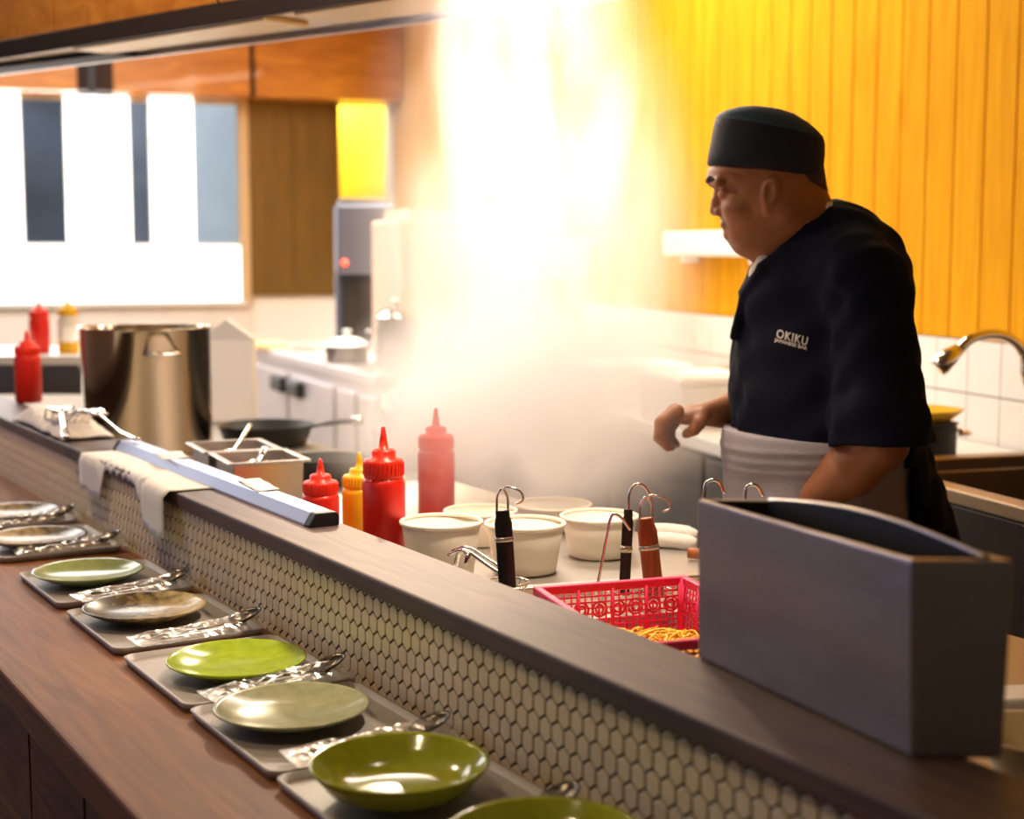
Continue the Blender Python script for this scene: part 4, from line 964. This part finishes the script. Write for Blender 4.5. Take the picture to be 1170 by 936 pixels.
# ------------------------------------------------------------------ steam
def steam(name, label, c, r, tilt, dens, scale, thr, seed, top=1.0):
    b = B(); bmesh.ops.create_icosphere(b, subdivisions=4, radius=1)
    o = obj(name, b, None, loc=c); o.data.materials.clear(); o.scale = r; o.rotation_euler = (R(tilt[0]), R(tilt[1]), 0)
    m = bpy.data.materials.new(name); m.use_nodes = True; nt = m.node_tree; out = nt.nodes['Material Output']; nt.nodes.remove(nt.nodes['Principled BSDF'])
    v = nt.nodes.new('ShaderNodeVolumeScatter'); v.inputs['Color'].default_value = (1, .985, .96, 1); v.inputs['Anisotropy'].default_value = .15
    tc = nt.nodes.new('ShaderNodeTexCoord'); mp = nt.nodes.new('ShaderNodeMapping'); mp.inputs['Location'].default_value = (seed, seed*.7, 0); mp.inputs['Scale'].default_value = (1.0, 1.0, .55)
    nt.links.new(tc.outputs['Object'], mp.inputs[0])
    n = nt.nodes.new('ShaderNodeTexNoise'); n.inputs['Scale'].default_value = scale; n.inputs['Detail'].default_value = 5; n.inputs['Distortion'].default_value = .9; n.inputs['Roughness'].default_value = .6
    nt.links.new(mp.outputs[0], n.inputs[0])
    mr = nt.nodes.new('ShaderNodeMapRange'); mr.inputs['From Min'].default_value = thr; mr.inputs['From Max'].default_value = thr+.24; mr.interpolation_type = 'SMOOTHSTEP'
    nt.links.new(n.outputs[0], mr.inputs[0])
    ln = nt.nodes.new('ShaderNodeVectorMath'); ln.operation = 'LENGTH'; nt.links.new(tc.outputs['Object'], ln.inputs[0])
    fo = nt.nodes.new('ShaderNodeMapRange'); fo.inputs['From Min'].default_value = 1.0; fo.inputs['From Max'].default_value = .25; fo.interpolation_type = 'SMOOTHSTEP'
    nt.links.new(ln.outputs['Value'], fo.inputs[0])
    m1 = nt.nodes.new('ShaderNodeMath'); m1.operation = 'MULTIPLY'; nt.links.new(mr.outputs[0], m1.inputs[0]); nt.links.new(fo.outputs[0], m1.inputs[1])
    m2 = nt.nodes.new('ShaderNodeMath'); m2.operation = 'MULTIPLY'; m2.inputs[1].default_value = dens; nt.links.new(m1.outputs[0], m2.inputs[0])
    sz = nt.nodes.new('ShaderNodeSeparateXYZ'); nt.links.new(tc.outputs['Object'], sz.inputs[0])
    gz = nt.nodes.new('ShaderNodeMapRange'); gz.inputs['From Min'].default_value = -.35; gz.inputs['From Max'].default_value = .55; gz.inputs['To Min'].default_value = 1.0; gz.inputs['To Max'].default_value = top
    nt.links.new(sz.outputs[2], gz.inputs[0])
    m3 = nt.nodes.new('ShaderNodeMath'); m3.operation = 'MULTIPLY'; nt.links.new(m2.outputs[0], m3.inputs[0]); nt.links.new(gz.outputs[0], m3.inputs[1]); m2 = m3
    nt.links.new(m2.outputs[0], v.inputs['Density']); nt.links.new(v.outputs[0], out.inputs['Volume'])
    o.data.materials.append(m)
    tag(o, label, 'steam', kind='stuff'); return o
steam('steam', 'tall white plume of steam rising from the boiler to the hood', (.05, 3.35, 1.46), (.42, .62, .82), (0, -5), 5.2, 2.2, .34, 3.0, .30)
steam('steam', 'low bank of steam drifting over the paper tubs beside the hand', (.02, 3.0, 1.13), (.48, .52, .27), (0, 0), 8, 2.4, .36, 9.0)
# ------------------------------------------------------------------ the cook
class Field:                        # a solid described by distances on a grid, turned into one smooth surface
    def __init__(s, lo, hi, h):
        s.lo = np.array(lo, np.float32); s.h = h; s.n = np.ceil((np.array(hi)-np.array(lo))/h).astype(int)+1
        s.v = np.full(s.n, 1.0, np.float32); s.ax = [s.lo[i] + h*np.arange(s.n[i], dtype=np.float32) for i in range(3)]
    def sub(s, lo, hi, m):
        a = np.clip(np.floor((np.array(lo)-m-s.lo)/s.h).astype(int), 0, s.n); e = np.clip(np.ceil((np.array(hi)+m-s.lo)/s.h).astype(int)+1, 0, s.n)
        sl = tuple(slice(i, j) for i, j in zip(a, e)); g = np.meshgrid(*[s.ax[i][sl[i]] for i in range(3)], indexing='ij'); return sl, g
    def add(s, d, sl, k):
        v = s.v[sl]; hh = np.clip(.5+.5*(v-d)/k, 0, 1); s.v[sl] = v*(1-hh) + d*hh - k*hh*(1-hh)
    def cut(s, d, sl, k):
        v = s.v[sl]; d = -d; hh = np.clip(.5-.5*(v-d)/k, 0, 1); s.v[sl] = v*(1-hh) + d*hh + k*hh*(1-hh)
    def cone(s, a, b, ra, rb, k=.012, op='add'):
        a, b = np.array(a, np.float32), np.array(b, np.float32); R_ = max(ra, rb); m = k*2+.03
        sl, g = s.sub(np.minimum(a, b)-R_, np.maximum(a, b)+R_, m); ba = b-a; L2 = float(ba@ba)+1e-9
        t = np.clip(((g[0]-a[0])*ba[0]+(g[1]-a[1])*ba[1]+(g[2]-a[2])*ba[2])/L2, 0, 1)
        d = np.sqrt((g[0]-a[0]-t*ba[0])**2+(g[1]-a[1]-t*ba[1])**2+(g[2]-a[2]-t*ba[2])**2) - (ra+(rb-ra)*t)
        getattr(s, op)(d, sl, k)
    def chain(s, pts, rs, k=.012):
        for (a, b), (ra, rb) in zip(zip(pts, pts[1:]), zip(rs, rs[1:])): s.cone(a, b, ra, rb, k)
    def ell(s, c, r, M=None, k=.012, op='add'):
        c = np.array(c, np.float32); r = np.array(r, np.float32); m = k*2+.03; R_ = r.max()
        sl, g = s.sub(c-R_, c+R_, m); q = [g[i]-c[i] for i in range(3)]
        if M is not None: M = np.array(M); q = [M[0][i]*q[0]+M[1][i]*q[1]+M[2][i]*q[2] for i in range(3)]   # columns of M are the axes
        k0 = np.sqrt(sum((q[i]/r[i])**2 for i in range(3))); k1 = np.sqrt(sum((q[i]/r[i]**2)**2 for i in range(3)))+1e-9
        getattr(s, op)(k0*(k0-1)/k1, sl, k)
    def full(s): return tuple(slice(0, n) for n in s.n), np.meshgrid(*s.ax, indexing='ij')
    def plane(s, p, n, k=.004):     # keep the side the normal points away from
        n = np.array(n, np.float32); n = n/np.linalg.norm(n); p = np.array(p); sl, g = s.full()
        s.cut(-((g[0]-p[0])*n[0]+(g[1]-p[1])*n[1]+(g[2]-p[2])*n[2]), sl, k)
    def mesh(s, name, m, parent):
        v = s.v; ins = v < 0; n = v.shape
        c = np.zeros((n[0]-1, n[1]-1, n[2]-1), np.int8)
        for i in (0, 1):
            for j in (0, 1):
                for k in (0, 1): c += ins[i:n[0]-1+i, j:n[1]-1+j, k:n[2]-1+k]
        act = (c > 0) & (c < 8); idx = np.full(act.shape, -1, np.int64); I = np.argwhere(act); idx[act] = np.arange(len(I))
        pos = np.zeros((len(I), 3)); cnt = np.zeros(len(I)); x, y, z = I.T
        for ax in range(3):
            o1, o2 = [a for a in range(3) if a != ax]
            for u in (0, 1):
                for w_ in (0, 1):
                    A = I.copy(); A[:, o1] += u; A[:, o2] += w_; Bq = A.copy(); Bq[:, ax] += 1
                    va, vb = v[tuple(A.T)], v[tuple(Bq.T)]; mk = (va < 0) != (vb < 0)
                    t = np.where(mk, va/np.where(mk, va-vb, 1), 0); p = A.astype(float); p[:, ax] += t
                    pos[mk] += p[mk]; cnt[mk] += 1
        pos = pos/cnt[:, None]*s.h + s.lo
        F = []
        for ax in range(3):
            o1, o2 = [(1, 2), (2, 0), (0, 1)][ax]
            sa = [slice(None)]*3; sb = [slice(None)]*3; sa[ax] = slice(0, -1); sb[ax] = slice(1, None)
            ch = ins[tuple(sa)] != ins[tuple(sb)]; E = np.argwhere(ch)
            E = E[(E[:, o1] > 0) & (E[:, o2] > 0) & (E[:, o1] < n[o1]-1) & (E[:, o2] < n[o2]-1)]
            q = []
            for du, dw in ((-1, -1), (0, -1), (0, 0), (-1, 0)):
                T = E.copy(); T[:, o1] += du; T[:, o2] += dw; q.append(idx[tuple(T.T)])
            q = np.stack(q, 1); fl = ins[tuple(E.T)]; q[~fl] = q[~fl][:, ::-1]; F.append(q)
        F = np.concatenate(F); F = F[(F >= 0).all(1)]
        me = bpy.data.meshes.new(name); me.vertices.add(len(pos)); me.vertices.foreach_set('co', pos.astype(np.float32).ravel())
        me.loops.add(F.size); me.loops.foreach_set('vertex_index', F.astype(np.int32).ravel())
        me.polygons.add(len(F)); me.polygons.foreach_set('loop_start', np.arange(0, F.size, 4, dtype=np.int32)); me.polygons.foreach_set('loop_total', np.full(len(F), 4, np.int32))
        me.polygons.foreach_set('use_smooth', np.ones(len(F), bool)); me.update(calc_edges=True); me.validate()
        for m_ in (m if isinstance(m, (list, tuple)) else [m]): me.materials.append(m_)
        o = bpy.data.objects.new(name, me); C.objects.link(o)
        if parent: o.parent = parent; o.matrix_parent_inverse = Matrix.Translation(-parent.location)
        return o
YC = 2.70; MPX = YC/FPX
def c(px, py, w_=0.0): return np.array(D(px, py, YC + w_))
def r(px): return px*MPX
fwd = np.array((-.94, -.34, 0)); lef = np.array((.34, -.94, 0)); upz = np.array((0, 0, 1.))
MT = np.stack([fwd, lef, upz], 1)          # columns: chest forward, chest left, up
pt = c(945, 500); pers = thing('person', 'person in navy jacket, dark skullcap and grey apron, looking down and reaching left', 'person', (pt[0], pt[1], 0))

# body: head, neck, trunk core, arms and hands in one surface
f = Field(c(742, 640, -.34) - .01, c(1075, 150, .30) + .01, .0034)
f = Field((c(742, 300)[0], YC-.36, .80), (c(1075, 300)[0], YC+.30, 1.70), .0036)
MH = np.eye(3)
tl = math.radians(8); MHt = np.array([[math.cos(tl), 0, math.sin(tl)], [0, 1, 0], [-math.sin(tl), 0, math.cos(tl)]])
f.ell(c(880, 196), (r(58), r(49), r(62)), MHt, .01)
f.ell(c(859, 230), (r(38), r(42), r(48)), None, .016)
for s in (-1, 1):
    f.cone(c(893, 240, s*r(32)), c(852, 268, s*r(15)), r(24), r(17), .03)          # jaw
    f.ell(c(843, 238, s*r(24)), (r(17), r(16), r(15)), None, .014)                   # cheek
f.ell(c(849, 279), (r(12.5), r(15), r(11.5)), None, .010)                               # chin
f.ell(c(842, 260), (r(16), r(18), r(17)), None, .010)                               # mouth block
f.ell(c(843, 198), (r(34), r(40), r(19)), None, .012)                               # forehead
for s in (-1, 1): f.cone(c(813.5, 207, s*r(6)), c(821, 209, s*r(27)), r(6), r(5.5), .012)   # brows
for s in (-1, 1): f.ell(c(815, 221, s*r(19)), (r(9), r(10), r(7)), None, .008, 'cut')     # eye sockets
for s in (-1, 1): f.ell(c(828, 222, s*r(19)), (r(8), r(9), r(6)), None, .003)            # lids, looking down
f.chain([c(821, 217), c(818.5, 230), c(817.5, 240)], [r(5), r(5.5), r(6.8)], .005)             # nose
for s in (-1, 1): f.ell(c(823, 242, s*r(8)), (r(7.5), r(5.5), r(5.5)), None, .004)
f.cone(c(827.5, 257, -r(9)), c(827.5, 257, r(9)), r(4.5), r(4.5), .004)                        # lips
f.cone(c(831.5, 269, -r(8)), c(831.5, 269, r(8)), r(4.8), r(4.8), .004)
f.cone(c(825, 263.5, -r(16)), c(825, 263.5, r(16)), r(1.8), r(1.8), .003, 'cut')
for s in (-1, 1):                                                                           # ears
    f.ell(c(881, 221, s*r(50)), (r(10.5), r(6.5), r(20)), MHt, .003)
    f.ell(c(877, 239, s*r(47)), (r(6), r(6), r(8)), None, .003)
    f.ell(c(879, 219, s*r(58)), (r(6), r(6.5), r(13)), MHt, .003, 'cut')
f.chain([c(905, 225), c(915, 265), c(930, 310)], [r(35), r(39), r(44)], .03)                # neck
f.cone(c(870, 262), c(900, 300), r(26), r(34), .03)
f.cone(c(925, 215), c(945, 262), r(10), r(18), .02)                                         # nape
f.ell(c(944, 345), (.115, .165, .13), MT, .03); f.ell(c(936, 430), (.13, .155, .15), MT, .04); f.ell(c(938, 530), (.125, .155, .14), MT, .04)
shL, shR = c(985, 315, -.155), c(912, 318, .15)
elL, elR = c(1006, 505, -.215), c(872, 470, .17)
wrL = c(922, 574, -.135); wrR = c(812, 473, .06)
f.chain([shL, elL], [r(36), r(29)], .02); f.chain([elL, c(972, 537, -.19), wrL], [r(29), r(29), r(20)], .012)
f.chain([shR, elR], [r(35), r(27)], .02); f.chain([elR, c(840, 470, .12), wrR], [r(25), r(23), r(15)], .012)
# right hand: loosely curled around a stick, knuckles up and to the left
def finger(pts, rs): f.chain([c(*p) for p in pts], [r(q) for q in rs], .0035)
f.ell(c(790, 474, .045), (r(22), r(24), r(11)), np.array([[.97, 0, -.22], [0, 1, 0], [.22, 0, .97]]), .012)
finger([(774, 470, .012), (758, 481, .005), (754, 497, .008), (762, 508, .018)], [8, 7.2, 6.4, 5.2])
finger([(771, 469, .036), (755, 483, .032), (753, 500, .034), (763, 511, .038)], [8.2, 7.4, 6.5, 5.4])
finger([(773, 471, .060), (759, 485, .060), (758, 501, .060), (767, 511, .060)], [8, 7, 6.2, 5.2])
finger([(778, 475, .080), (767, 488, .084), (766, 500, .084), (773, 508, .080)], [7, 6, 5.4, 4.6])
finger([(803, 473, .022), (799, 483, .004), (793, 491, .002), (784, 496, .010)], [9, 8, 7, 5.4])
# left hand, reaching down behind the steel holder
f.ell(c(900, 596, -.12), (r(18), r(20), r(22)), None, .012)
for k, dw in enumerate((-.155, -.133, -.111, -.092)):
    finger([(890, 606, dw), (878, 624, dw), (876, 640, dw), (882, 650, dw)], [8, 7.2, 6.4, 5.2])
finger([(908, 600, -.09), (896, 618, -.075), (886, 630, -.078)], [9, 7.5, 5.6])
body = f.mesh('body', SKIN, pers)

# jacket
f = Field((c(800, 300)[0], YC-.42, .80), (c(1100, 300)[0], YC+.36, 1.60), .005)
f.ell(c(950, 332), (.128, .175, .155), MT, .03); f.ell(c(932, 430), (.152, .172, .20), MT, .05); f.ell(c(940, 500), (.148, .172, .15), MT, .05)
f.cone(shL + (-.01, 0, .003), shR + (0, 0, .003), r(38), r(38), .03)
f.cone(c(946, 266), shL, r(34), r(36), .03); f.cone(c(930, 262, .03), shR, r(30), r(36), .03)
f.cone(c(925, 290), c(900, 345, -.02), r(52), r(52), .03)
f.cone(c(952, 500), c(1012, 650, .02), .150, .150, .05)                                     # skirt of the jacket at the back
f.plane(c(985, 645), (0, 0, -1))
f.cone(shL + (.012, 0, -.02), c(1007, 506, -.215), r(44), r(51), .02)                       # sleeves
f.cone(c(1004, 480, -.212), c(1008, 512, -.215), r(53.5), r(54), .002)
f.cone(shR, c(874, 462, .17), r(42), r(42), .02)
sl, g = f.full()                                                                             # creases
cr = .0028*np.sin(55*g[2] + 22*g[0] + 8*np.sin(14*g[1])) * np.sin(17*g[1] + 9*g[2] + 3) + .0022*np.sin(38*g[0] - 60*g[2] + 5*np.sin(21*g[1]+1))
f.v += cr.astype(np.float32)
# flat cuff ends and open sleeves
n_ = elL - shL; n_ = n_/np.linalg.norm(n_)
def half(fd, p, n, box_lo, box_hi):
    sl, g = fd.sub(box_lo, box_hi, 0); n = n/np.linalg.norm(n); fd.cut(-((g[0]-p[0])*n[0]+(g[1]-p[1])*n[1]+(g[2]-p[2])*n[2]), sl, .003)
pc_ = c(1006, 506, -.215); sl, g = f.sub((c(885, 300)[0], YC-.42, 1.0), (c(1075, 300)[0], YC-.08, c(0, 490)[2]), 0)
dp = ((g[0]-pc_[0])*n_[0]+(g[1]-pc_[1])*n_[1]+(g[2]-pc_[2])*n_[2]); da = np.sqrt(sum((g[i]-pc_[i]-dp*n_[i])**2 for i in range(3)))
f.cut(np.maximum(np.maximum(-dp, dp-.06), da-.118), sl, .003)
f.cone(c(1005, 480, -.213), c(1011, 540, -.215), r(44), r(46), .004, 'cut')
f.plane(c(951, 228), (-.63, -.05, .77), .006)                                               # neckline
ce = [c(955, 236, .02), c(948, 243, -.035), c(925, 262, -.070), c(897, 286, -.072), c(872, 306, -.055), c(852, 338, -.030), c(838, 385, -.02)]
f.chain(ce, [r(7)]*4+[r(7), r(7), r(5)], .006)                                             # collar band
f.chain([c(955, 236, .02), c(940, 246, .07), c(905, 275, .085), c(868, 303, .05), c(850, 335, .0)], [r(7)]*5, .006)
sl, g = f.full(); xe = c(1024, 560)[0]; f.cut(np.maximum(g[0]-xe, g[2]-(1.075 + .06*(pt[0]-g[0]))), sl, .004)
jacket = f.mesh('jacket', JACKETM, pers)
# white undershirt at the neck
f = Field((c(835, 300)[0], YC-.12, c(0, 352)[2]), (c(972, 300)[0], YC+.13, c(0, 215)[2]), .003)
f.chain([c(878, 290, -.028), c(866, 312, -.030), c(858, 333, -.028)], [r(9), r(9), r(6)], .008)
f.chain([c(953, 234, .01), c(946, 238, -.035), c(922, 258, -.064)], [r(6)]*3, .004); f.chain([c(953, 234, .01), c(940, 244, .06)], [r(6)]*2, .004)
f.mesh('undershirt', mat('white_cotton', (.72, .66, .58), .9), pers)
# apron wrapped round the hips
f = Field((c(805, 300)[0], YC-.30, .50), (c(1050, 300)[0], YC+.30, 1.20), .005)
f.cone(c(932, 510), c(934, 860), .160, .178, .02); f.ell(c(932, 505), (.160, .182, .12), MT, .04); f.ell(c(934, 620), (.165, .185, .20), MT, .05)
sl, g = f.full(); f.v += (.003*np.sin(60*g[0] + 4*np.sin(9*g[2])) * np.clip((1.12-g[2])*6, 0, 1)).astype(np.float32)
for zz, am in ((1.105, .003), (1.085, .002), (1.068, .002)): f.v -= (am*np.exp(-((g[2]-zz-.06*(g[0]-pt[0]))/.004)**2)).astype(np.float32)
f.plane(c(838, 489), (.045, 0, 1), .004); f.plane(c(1030, 550), (1, -.04, .02), .004); f.plane((0, 0, .52), (0, 0, -1), .004)
f.mesh('apron', APRONM, pers)
# trousers and shoes
f = Field((pt[0]-.34, YC-.32, -.005), (pt[0]+.34, YC+.34, .98), .008)
hipc = np.array((c(948, 620)[0], YC, .92))
for s, dx in ((1, .03), (-1, .08)):
    h_ = hipc + lef*s*.085; kn = np.array((pt[0]+dx, YC, .50)) + lef*s*.10; an = np.array((pt[0]+dx+.05, YC, .09)) + lef*s*.105
    f.chain([h_, kn, an], [.10, .075, .062], .03)
f.plane((0, 0, .06), (0, 0, -1), .004)
f.mesh('trousers', TROUS, pers)
for s, dx in ((1, .03), (-1, .08)):
    f = Field((pt[0]-.4, YC-.4, 0), (pt[0]+.4, YC+.4, .14), .006)
    an = np.array((pt[0]+dx+.05, YC, .045)) + lef*s*.105
    f.chain([an - fwd*.05, an + fwd*.07, an + fwd*.16 + (0, 0, -.01)], [.045, .045, .034], .02); f.cone(an, an + (0, 0, .06), .045, .045, .02); f.plane((0, 0, .004), (0, 0, -1), .003)
    f.mesh('shoe', BLACK, pers)
# cropped hair below the cap
f = Field((c(880, 300)[0], YC-.11, c(0, 240)[2]), (c(955, 300)[0], YC+.11, c(0, 185)[2]), .003)
f.ell(c(880, 196), (r(59.4), r(50.4), r(63)), MHt, .01); f.chain([c(905, 225), c(915, 265)], [r(36), r(40)], .03); f.cone(c(925, 215), c(945, 262), r(11), r(18), .02)
f.plane(c(916, 208), (-.8, 0, -.6)); f.plane(c(925, 213), (-.4, 0, -1), .004)
f.mesh('hair', HAIRM, pers)
for s in (-1, 1):
    f = Field((c(795, 300)[0], YC-.06, c(0, 220)[2]), (c(840, 300)[0], YC+.06, c(0, 195)[2]), .002)
    f.chain([c(808.5, 207, s*r(8)), c(811, 204.5, s*r(17)), c(819, 207, s*r(28))], [r(3), r(3.2), r(2)], .004); f.mesh('eyebrow', HAIRM, pers)
# skullcap: upright band and soft crown
def rings(name, rows_, m, parent, close=True):
    b = B(); rs = []
    for (fx_, fy_), (bx_, by_), hw in rows_:
        A, E = c(fx_, fy_), c(bx_, by_); cc, ha = (A+E)/2, (A-E)/2
        rs.append([b.verts.new(Vector(cc + ha*(abs(math.cos(a))**.85*(1 if math.cos(a) > 0 else -1)) + np.array((0, 1., 0))*r(hw)*(abs(math.sin(a))**.85*(1 if math.sin(a) > 0 else -1)))) for a in [2*math.pi*k/64 for k in range(64)]])
    for q, s in zip(rs, rs[1:]):
        for k in range(64): b.faces.new((q[k], q[(k+1) % 64], s[(k+1) % 64], s[k])).smooth = True
    if close: b.faces.new(rs[-1])
    o = obj(name, b, m, parent); 
    if parent.parent is None: o.matrix_parent_inverse = Matrix.Translation(-parent.location)
    return o
cap = rings('skullcap', [((812, 190), (932, 204), 50), ((808.5, 187), (937, 202), 53), ((810, 175), (939.5, 192), 54), ((813, 160), (941, 178), 54), ((815.5, 146), (941, 166), 53), ((817.5, 137), (940, 161), 52), ((821, 134), (936, 160), 49)], CAPM, pers, False)
crown = rings('crown', [((818.5, 139), (939.5, 162), 51.5), ((818, 134), (939, 158), 51.5), ((822, 129.5), (933, 151), 48), ((831, 125.5), (923, 142), 42), ((843, 122.5), (908, 132), 32), ((855, 121.5), (895, 127), 20), ((870, 122), (882, 124), 5)], CAPT, cap)
# embroidered lettering on the chest
dg = bpy.context.evaluated_depsgraph_get(); dg.update()
jm = jacket.data; jv = np.empty(len(jm.vertices)*3, np.float32); jm.vertices.foreach_get('co', jv); jv = jv.reshape(-1, 3)
bvh = BVHTree.FromPolygons([tuple(v) for v in jv.tolist()], [tuple(p.vertices) for p in jm.polygons])
def lettering(text, px, py, wpx, hpx, slope, shear, gap, boldness):
    cu = bpy.data.curves.new('lettering', 'FONT'); cu.body = text; cu.size = 1; cu.space_character = gap; cu.offset = boldness
    to = bpy.data.objects.new('lettering_source', cu); C.objects.link(to); dgx = bpy.context.evaluated_depsgraph_get()
    me = bpy.data.meshes.new_from_object(to.evaluated_get(dgx)); bpy.data.objects.remove(to)
    xs = [v.co.x for v in me.vertices]; x0, x1 = min(xs), max(xs); H = max(v.co.y for v in me.vertices)
    for v in me.vertices:
        fx_, fy_ = (v.co.x-x0)/(x1-x0), v.co.y/H; qx = px + fx_*wpx + shear*fy_*hpx; qy = py + fx_*wpx*slope - fy_*hpx
        dr = ray(qx, qy); hit = bvh.ray_cast(Vector((0, 0, CAMZ)), dr.normalized()); p = hit[0] if hit[0] else Vector(c(qx, qy, -.2))
        v.co = p + (hit[1] if hit[0] and hit[1].dot(dr) < 0 else -dr.normalized())*.0012
    me.materials.clear(); me.materials.append(LETTER); o = bpy.data.objects.new('lettering', me); C.objects.link(o); o.parent = pers; o.matrix_parent_inverse = Matrix.Translation(-pers.location)
    o['label'] = 'pale embroidered lettering on the chest'; sm = o.modifiers.new('solid', 'SOLIDIFY'); sm.thickness = .0008
    return o
lettering('OKIKU', 887, 385.5, 35, 9.5, .27, .18, 1.15, .02)
lettering('JAPANESE BAR', 885, 390, 37, 3.6, .27, .18, 1.0, .02)
